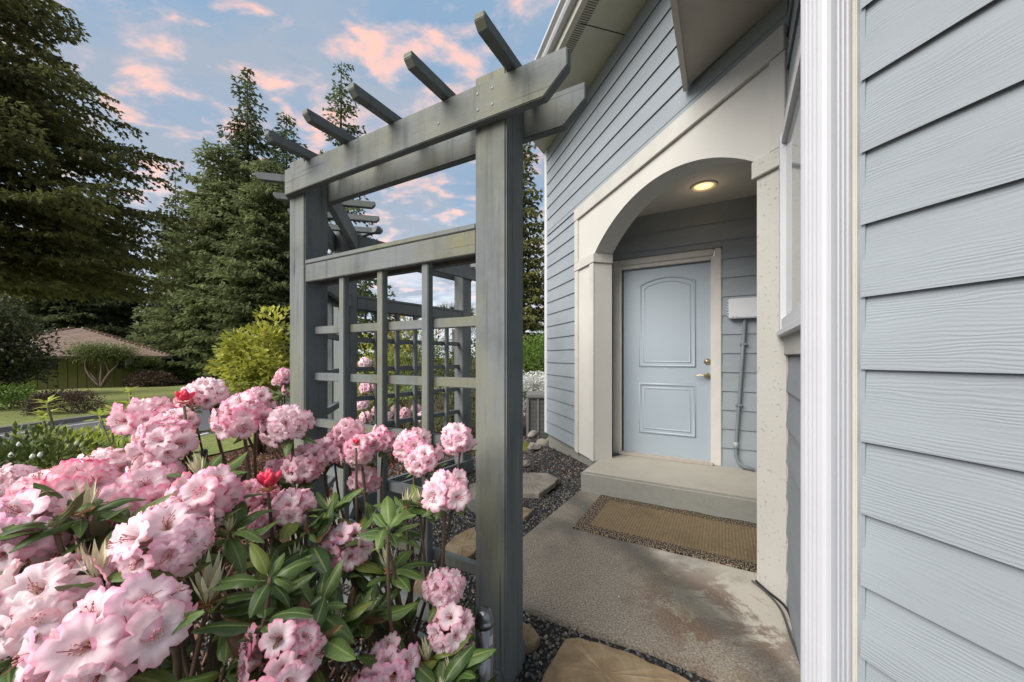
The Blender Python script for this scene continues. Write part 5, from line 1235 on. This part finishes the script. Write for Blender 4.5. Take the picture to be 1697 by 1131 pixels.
def flower_mesh(seed):
    rd = random.Random(seed); nA, nR = 40, 7; vs, fs, va, mi = [], [], [], []
    ph = [rd.uniform(-.10, .10) for _ in range(5)]; tilt = [rd.uniform(-.06, .12) for _ in range(5)]; p1, p2 = rd.uniform(0, 6), rd.uniform(0, 6)
    for j in range(nR + 1):
        v = j / nR
        for i in range(nA):
            a_ = 2 * math.pi * i / nA; l = (a_ / (2 * math.pi) * 5) % 5; li = int(l); c = l - li       # position within the lobe
            lobe = abs(math.sin(math.pi * c)) ** .38
            ruf = .055 * math.sin(a_ * 14 + p1) + .035 * math.sin(a_ * 23 + p2)
            rout = .70 + .34 * lobe + ruf * .6 * v
            rad_ = (.10 + .90 * v ** 1.05) * (1 + (rout - 1) * v ** 1.6)
            z = .95 * v ** .62 - .42 * v ** 3 + (tilt[li] * lobe + .09 * (1 - lobe)) * v ** 2 + ruf * 1.0 * v ** 2.5
            x_, y_ = rad_ * math.cos(a_ + ph[li] * lobe), rad_ * math.sin(a_ + ph[li] * lobe)
            vs.append((x_ * .036, y_ * .036, (z - .55) * .040)); va.append(v)
    for j in range(nR):
        for i in range(nA): fs.append((j*nA+i, j*nA+(i+1) % nA, (j+1)*nA+(i+1) % nA, (j+1)*nA+i)); mi.append(0)
    def thin(p0_, p1_, p2_, r_, mat_):
        m = MB().tube([p0_, p1_, p2_], [r_, r_ * .8, r_ * .8], 4); b_ = len(vs); vs.extend(m.v); va.extend([.5] * len(m.v))
        for f in m.f: fs.append(tuple(q + b_ for q in f)); mi.append(mat_)
    for k in range(7):
        a_ = k * .9 + rd.uniform(0, .5); r_ = rd.uniform(.004, .008)
        thin((0, 0, -.018), (math.cos(a_) * r_ * .5, math.sin(a_) * r_ * .5, -.002), (math.cos(a_) * r_ + .003, math.sin(a_) * r_, .009 + rd.uniform(-.002, .003)), .0005, 1)
        c = Vector((math.cos(a_) * r_ + .003, math.sin(a_) * r_, .010)); m = MB().box(c, (.0018, .0018, .0028)); b_ = len(vs); vs.extend(m.v); va.extend([.5] * 8)
        for f in m.f: fs.append(tuple(q + b_ for q in f)); mi.append(1)
    thin((0, 0, -.018), (.003, .002, .004), (.014, .005, .018), .0008, 2)
    me = bpy.data.meshes.new('flower'); me.from_pydata(vs, [], fs)
    for q in (m_petal, m_stamen, m_pistil): me.materials.append(q)
    me.polygons.foreach_set('material_index', mi); me.polygons.foreach_set('use_smooth', [True] * len(fs))
    at_ = me.attributes.new('var', 'FLOAT', 'POINT'); at_.data.foreach_set('value', va); me.update(); return me
FL = [flower_mesh(s) for s in range(5)]
def leaf_mesh(seed, mat, curl=.25, name='leaf'):
    rd = random.Random(seed); vs, fs, va = [], [], []; n = 9
    for i in range(n):
        t = i / (n - 1); w_ = .205 * (math.sin(math.pi * min(1, t * .93 + .05)) ** .75) * (1.08 - .25 * t) if 0 < t < 1 else .012
        x = t; z = curl * (.35 * t - .95 * t * t) ; sw = .03 * math.sin(t * 3 + seed)
        for s_, zz, a_ in ((-1, -.28, .0), (-.5, .10, .4), (0, 0, 1.0), (.5, .10, .4), (1, -.28, .0)):
            vs.append((x, s_ * w_ + sw, z + zz * w_ + abs(s_) * .03 * math.sin(t * 9 + seed * 2))); va.append(a_)
    for i in range(n - 1):
        for j in range(4): fs.append((i*5+j, i*5+j+1, (i+1)*5+j+1, (i+1)*5+j))
    # winding so that the upper side is the front
    fs = [f[::-1] for f in fs]
    m = MB().tube([(-.14, 0, -.01), (0, 0, 0)], .010, 4); b_ = len(vs); vs += m.v; va += [1.0] * len(m.v); fs += [tuple(q + b_ for q in f) for f in m.f]
    me = bpy.data.meshes.new(name); me.from_pydata(vs, [], fs); me.materials.append(mat); me.polygons.foreach_set('use_smooth', [True] * len(fs))
    at_ = me.attributes.new('var', 'FLOAT', 'POINT'); at_.data.foreach_set('value', va); me.update(); return me
LF = [leaf_mesh(s, m_rleaf, c) for s, c in enumerate((.05, .30, .55, -.15, .8))]; LFY = leaf_mesh(9, m_rleaf2, .3); LFB = leaf_mesh(7, m_rleaf3, -.2)
n0 = LF[0].polygons[0].normal.z
if n0 < 0:
    for l_ in LF + [LFY, LFB]: l_.flip_normals()
def bud_mesh():
    m = MB(); rd = random.Random(2)
    for k in range(9):
        a_ = k * 2.4; t = .10 + .018 * k; d_ = Vector((math.cos(a_) * t * 1.6, math.sin(a_) * t * 1.6, 1)).normalized(); l = rd.uniform(.7, 1.0); s_ = Vector((-math.sin(a_), math.cos(a_), 0))
        b_ = Vector((math.cos(a_), math.sin(a_), 0)) * .05
        m.add([b_, b_ + d_ * l * .5 + s_ * .075, b_ + d_ * l, b_ + d_ * l * .5 - s_ * .075, b_ + d_ * l * .5 + Vector((math.cos(a_), math.sin(a_), 0)) * .03], [(0,1,4),(1,2,4),(0,4,3),(4,2,3)], 0)
    for k in range(10):
        a_ = k * 1.3; d_ = Vector((math.cos(a_) * .9, math.sin(a_) * .9, .8 - .1 * k)).normalized(); s_ = Vector((-math.sin(a_), math.cos(a_), 0)); l = rd.uniform(.15, .28)
        m.add([(0,0,0), d_ * l * .5 + s_ * .05, d_ * l, d_ * l * .5 - s_ * .05], [(0,1,2,3)], 1)
    me = bpy.data.meshes.new('leaf_bud'); me.from_pydata(m.v, [], m.f); me.materials.append(m_bud); me.materials.append(m_scale); me.polygons.foreach_set('material_index', m.m); me.update(); return me
BUD = bud_mesh()
def redbud_mesh():
    m = MB(); rd = random.Random(6)
    for k in range(12):
        a_ = k * 2.4; th = .08 + .062 * k; d_ = Vector((math.cos(a_) * math.sin(th), math.sin(a_) * math.sin(th), math.cos(th))); rot = Vector((0, 0, 1)).rotation_difference(d_).to_matrix()
        l = rd.uniform(.026, .044); m.lathe([(.002, .010), (.0045, .016), (.0080, .010 + l * .60), (.0060, .010 + l * .82), (.001, .010 + l)], (0, 0, 0), 8, 0, rot)
    for k in range(8):
        a_ = k * .8; d_ = Vector((math.cos(a_), math.sin(a_), .2)).normalized(); s_ = Vector((-math.sin(a_), math.cos(a_), 0)); m.add([(0,0,-.005), d_ * .012 + s_ * .006, d_ * .026, d_ * .012 - s_ * .006], [(0,1,2,3)], 1)
    return m.mesh('flower_bud', [m_redbud, m_scale], True)
RB = redbud_mesh()
DARKP = m_scale
class Bush:
    def __init__(s, base, label, group=None):
        s.b = Vector(base); s.t = thing('rhododendron', base, label, 'rhododendron', group); s.stems = []; s.leaves = []; s.nf = 0; s.xf = []
    def stem(s, top, r_=.0055, seed=0):
        rd = random.Random(seed); top = Vector(top); b_ = s.b + Vector((rd.uniform(-.12, .12), rd.uniform(-.08, .08), 0))
        v = top - b_; side = Vector((v.x, v.y, 0)); k1 = b_ + side * rd.uniform(.15, .35) + Vector((rd.uniform(-.04, .04), rd.uniform(-.04, .04), v.z * .35)); k2 = b_ + side * rd.uniform(.72, .86) + Vector((rd.uniform(-.02, .02), rd.uniform(-.02, .02), v.z * .70))
        s.stems.append(([b_, k1, k2, top], r_))
    def whorl(s, c, up, n=8, L=.115, spread=1.12, seed=0, y=0.0, br=False):
        rd = random.Random(seed * 7 + 1); up = Vector(up).normalized(); q0 = Vector((0, 0, 1)).rotation_difference(up)
        for k in range(n):
            a_ = 2.399 * k + rd.uniform(-.3, .3); th = spread * rd.uniform(.72, 1.25)
            d_ = q0 @ Vector((math.cos(a_) * math.sin(th), math.sin(a_) * math.sin(th), math.cos(th)))
            zup = (up + d_ * -.2 + Vector((rd.uniform(-.2, .2), rd.uniform(-.2, .2), .5))).normalized(); ya = zup.cross(d_).normalized(); za = d_.cross(ya)
            M_ = Matrix((d_, ya, za)).transposed(); l = L * rd.uniform(.45, 1.0)
            me = LFB if br and k < 2 else (LFY if rd.random() < y else LF[rd.randrange(5)])
            s.leaves.append((Vector(c) + d_ * l * .16 - up * .006 * k * .4, M_.to_quaternion(), l, me))
    def truss(s, u, w_, y, dpx, col, nf=12, seed=0, up=None, leaves=7, half=False):
        rd = random.Random(seed + 100); c = px(u, w_, y); Rr_ = dpx * .5 / F * y * .84; sc = Rr_ / .078
        upv = Vector(up or (rd.uniform(-.25, .25), -.35 + rd.uniform(-.2, .2), 1)).normalized(); q0 = Vector((0, 0, 1)).rotation_difference(upv); cb = c - upv * Rr_ * .25
        ped = MB(); spots = [(0, 0)] + [(k * 2 * math.pi / 5 + .3, .82) for k in range(5)] + [(k * 2 * math.pi / 7, 1.42) for k in range(7)] + ([] if nf < 12 else [(k * 2 * math.pi / 5 + .5, 1.95) for k in range(5)]) + ([(k * 2 * math.pi / 5 + .9, 1.1) for k in range(5)] if dpx > 140 else [])
        spots = spots[:nf] if nf < 10 else spots
        fl = []
        for k, (a_, th) in enumerate(spots):
            a_ += rd.uniform(-.28, .28); th = max(0, th + rd.uniform(-.22, .22)); d_ = q0 @ Vector((math.cos(a_) * math.sin(th), math.sin(a_) * math.sin(th), math.cos(th)))
            d_ = (d_ - upv * d_.dot(upv) * .18); p_ = cb + d_ * Rr_ * rd.uniform(.62, 1.08); tgt = (d_ + Vector((rd.uniform(-.25, .25), -.35 + rd.uniform(-.25, .25), -.08 + rd.uniform(-.2, .2)))).normalized()
            fl.append((p_, Vector((0, 0, 1)).rotation_difference(tgt) @ Quaternion((0, 0, 1), rd.uniform(0, 6.28)), sc * rd.uniform(.95, 1.35) * (.86 if dpx > 140 else 1)))
            ped.tube([cb - upv * Rr_ * .35, cb + d_ * Rr_ * .3, p_ - d_ * .012 * sc], .0014 * sc, 4, cap=False)
        ped.tube([cb - upv * Rr_ * .8, cb - upv * Rr_ * .2], [.006 * sc, .005 * sc], 6)
        t_ = ped.build('flower_truss', m_scale, s.t, True, origin=Vector((0, 0, 0)))
        # re-centre the truss mesh
        me = t_.data; me.transform(Matrix.Translation(-cb)); t_.location = cb - s.b
        for (p_, q_, k_) in fl:
            f = bpy.data.objects.new('flower', FL[rd.randrange(5)]); COL.objects.link(f); f.parent = t_; f.location = p_ - cb; f.rotation_mode = 'QUATERNION'; f.rotation_quaternion = q_; f.scale = (k_, k_, k_)
            cc_ = [q * rd.uniform(.94, 1.05) for q in col]; f.color = (min(1, cc_[0]), cc_[1], cc_[2], 1); s.nf += 1
        foot = cb - upv * Rr_ * .8
        s.stem(foot, .006 * min(1.2, sc), seed)
        if leaves: s.whorl(foot + upv * Rr_ * .12, upv + Vector((0, 0, -.0)), leaves, .115 * min(sc, 1.1), 1.4, seed)
        return cb, upv, sc
    def redbud(s, u, w_, y, sc=1.0):
        c = px(u, w_, y); o = link('flower_bud', RB, s.t, c); o.scale = (sc,) * 3; o['label'] = 'deep pink unopened flower bud'; s.stem(c - Vector((0, 0, .01)), .004, int(u))
    def shoot(s, c, up, sc=.07, seed=0, n=8, L=.115, bud=True, y=.08, br=False):
        c = Vector(c); up = Vector(up).normalized()
        if bud:
            o = link('leaf_bud', BUD, s.t, c, Vector((0, 0, 1)).rotation_difference(up)); o.scale = (sc * 1.45,) * 3
        s.whorl(c - up * .004, up, n, L, 1.2, seed, y, br); s.stem(c, .004, seed)
    def finish(s):
        for pts, r_ in s.stems:
            q = smooth_pts(pts, 4); n = len(q); MB().tube(q, [r_ * (1.9 - 1.0 * i / n) for i in range(n)], 6).build('stem', m_stem, s.t, True)
        s.leaves.sort(key=lambda l_: (l_[0] - Vector((0, 0, EYE))).length)
        for (p_, q_, l, me) in s.leaves[:295]:
            o = bpy.data.objects.new('leaf', me); COL.objects.link(o); o.parent = s.t; o.location = p_ - s.b; o.rotation_mode = 'QUATERNION'; o.rotation_quaternion = q_; o.scale = (l, l, l)
        rest = s.leaves[295:]
        if rest:
            Vs, Fs, va, off = [], [], [], 0
            cache = {}
            for (p_, q_, l, me) in rest:
                if me.name not in cache:
                    co = np.zeros(len(me.vertices) * 3); me.vertices.foreach_get('co', co); fq = [tuple(f.vertices) for f in me.polygons if len(f.vertices) == 4 and max(f.vertices) < 45]
                    cache[me.name] = (co.reshape(-1, 3)[:45], np.array(fq))
                co, fq = cache[me.name]; Rm = np.array(q_.to_matrix()); Vs.append(co @ Rm.T * l + np.array(p_ - s.b)); Fs.append(fq + off); off += 45
                va.append(np.tile([0, .4, 1, .4, 0], 9))
            link('leaf', np_mesh('leaf', np.concatenate(Vs), np.concatenate(Fs), m_rleaf, np.concatenate(va), True), s.t, s.b, kind='stuff')
        print('bush', s.t.name, 'flowers', s.nf, 'leaves', len(s.leaves))
PK = (0.97, .33, .50); PP = (.97, .45, .60); HP = (.98, .15, .32); WP = (.97, .62, .70); MP = (.97, .26, .45)
B1 = Bush((-.62, .78, -.06), 'nearest rhododendron in the left foreground carrying the largest pale pink flower heads')
for i, (u, w_, y, d_, c, nf) in enumerate((
        (60, 1000, .62, 190, WP, 18), (165, 1050, .55, 215, PP, 18), (30, 868, .70, 175, PP, 13), (275, 890, .72, 165, PP, 18),
        (130, 800, .86, 110, HP, 13), (60, 815, .92, 105, HP, 13), (200, 825, .88, 115, PK, 13), (335, 818, .92, 112, PK, 18), (225, 905, .80, 100, MP, 13),
        (250, 790, 1.05, 80, PP, 13), (170, 770, 1.10, 75, WP, 13), (462, 1085, .68, 145, PK, 18), (120, 905, .78, 90, MP, 13), (15, 795, 1.0, 70, WP, 12))):
    B1.truss(u, w_, y, d_, c, nf, i + 1)
B2 = Bush((-.62, 1.18, -.06), 'rhododendron on the left whose flower heads stand on tall stems before the road')
for i, (u, w_, y, d_, c, nf) in enumerate((
        (240, 684, 1.22, 82, PK, 18), (222, 692, 1.3, 55, PK, 12), (268, 726, 1.12, 100, PP, 18), (338, 650, 1.3, 66, WP, 13), (400, 684, 1.22, 88, PK, 18), (418, 664, 1.34, 62, PK, 12),
        (470, 697, 1.25, 78, PP, 18), (312, 664, 1.24, 42, HP, 8), (292, 700, 1.2, 60, PP, 12), (415, 815, 1.15, 62, MP, 12), (442, 815, 1.12, 40, HP, 7),
        (480, 838, 1.1, 78, PP, 13), (440, 860, 1.1, 60, PP, 12), (500, 765, 1.3, 78, PK, 18), (462, 775, 1.36, 52, PK, 10))):
    B2.truss(u, w_, y, d_, c, nf, i + 31, leaves=6)
B2.redbud(305, 668, 1.18, .9); B2.redbud(445, 812, 1.06, 1.2); B1.redbud(98, 845, .82, .9)
B3 = Bush((-.30, 1.20, -.06), 'rhododendron in front of the lattice with round pink flower heads up against the tall post')
for i, (u, w_, y, d_, c, nf) in enumerate((
        (572, 714, 1.45, 62, PK, 13), (592, 742, 1.35, 62, PK, 13), (632, 724, 1.42, 50, MP, 12), (525, 752, 1.35, 66, PP, 13), (680, 730, 1.32, 62, PK, 13), (700, 756, 1.26, 64, PP, 13), (758, 723, 1.24, 62, PP, 13),
        (740, 808, 1.15, 82, PP, 18), (568, 903, 1.10, 88, PK, 18), (602, 790, 1.40, 52, PK, 12), (735, 970, 1.06, 74, PP, 18), (745, 1035, 1.02, 88, PP, 18), (642, 1110, .92, 104, PP, 18), (600, 1150, .85, 80, PK, 12), (548, 740, 1.42, 50, PP, 10))):
    B3.truss(u, w_, y, d_, c, nf, i + 61, leaves=6 if i < 7 else 8)
B3.redbud(590, 738, 1.28, .5)
# shoots with pale leaf buds
for i, (u, w_, y, sc) in enumerate(((345, 1000, .74, .075), (425, 1010, .80, .045), (140, 850, .74, .05), (135, 945, .70, .04), (330, 790, 1.0, .05), (160, 960, .66, .05), (380, 880, .9, .03), (240, 960, .75, .03))):
    B1.shoot(px(u, w_, y), (random.Random(i).uniform(-.2, .2), -.1, 1), sc, 200 + i, 9, .12)
for i, (u, w_, y, sc) in enumerate(((490, 940, 1.02, .05), (548, 845, 1.15, .03), (672, 840, 1.2, .045), (695, 835, 1.22, .04), (645, 945, 1.1, .06), (560, 1035, .92, .035), (610, 1020, 1.0, .045), (708, 1095, .98, .045), (745, 1115, .95, .03), (620, 870, 1.2, .03), (730, 1140, .9, .02))):
    B3.shoot(px(u, w_, y), (random.Random(i).uniform(-.2, .2), -.15, 1), sc, 230 + i, 9, .115)
rd = random.Random(77)
def fill(B, n, poly, yr, seed, L=.115):
    k = 0
    while k < n:
        u, w_ = rd.uniform(min(p[0] for p in poly), max(p[0] for p in poly)), rd.uniform(min(p[1] for p in poly), max(p[1] for p in poly))
        if not inpoly(np.array([u]), np.array([w_]), poly)[0]: continue
        c = px(u, w_, rd.uniform(*yr))
        if c.z < .08: continue
        B.shoot(c, (rd.uniform(-.6, .6), rd.uniform(-.5, .1), rd.uniform(.5, 1)), .03, seed + k, rd.randrange(6, 10), L * rd.uniform(.75, 1.15), bud=rd.random() < .2, y=.12, br=rd.random() < .15); k += 1
fill(B1, 42, [(0, 880), (110, 850), (300, 940), (420, 900), (520, 960), (560, 1050), (560, 1180), (0, 1180)], (.68, 1.0), 300)
fill(B2, 15, [(200, 760), (500, 760), (540, 960), (430, 980), (360, 880), (200, 840)], (1.05, 1.35), 400, .11)
fill(B3, 17, [(430, 900), (520, 820), (620, 840), (720, 830), (720, 900), (640, 960), (700, 1060), (790, 1060), (810, 1180), (520, 1180)], (.90, 1.25), 500, .105)
for B in (B1, B2, B3): B.finish()
B4 = Bush((-1.55, 5.2, G(1.5, 5.2)), 'small pink rhododendron behind the lattice, in the bed beyond the pergola')
for i, (u, w_, y, d_) in enumerate(((604, 600, 4.7, 20), (607, 642, 4.9, 22), (600, 668, 4.7, 22), (606, 690, 4.9, 20), (640, 690, 5.0, 20), (670, 684, 5.0, 20), (700, 690, 4.9, 18), (690, 676, 5.2, 18), (655, 676, 5.2, 16), (625, 680, 5, 18), (716, 610, 5.2, 12))):
    B4.truss(u, w_, y, d_ * 1.15, PP if i % 2 else WP, 12, 90 + i, leaves=6)
for k in range(14): B4.shoot(px(rd.uniform(595, 720), rd.uniform(640, 740), rd.uniform(4.8, 5.3)), (rd.uniform(-.5, .5), -.2, 1), .03, 600 + k, 8, .13, bud=False)
B4.finish()
B5 = Bush((-2.35, 3.9, G(2.3, 3.9)), 'pink rhododendron half hidden behind the left pergola post')
for i, (u, w_, y, d_) in enumerate(((470, 622, 3.6, 34), (478, 645, 3.7, 26), (459, 632, 3.8, 18))):
    B5.truss(u, w_, y, d_, PK, 12, 120 + i, leaves=7)
for k in range(10): B5.shoot(px(rd.uniform(425, 480), rd.uniform(650, 730), rd.uniform(3.6, 4.0)), (rd.uniform(-.5, .5), -.2, 1), .03, 640 + k, 8, .12, bud=False)
B5.finish()
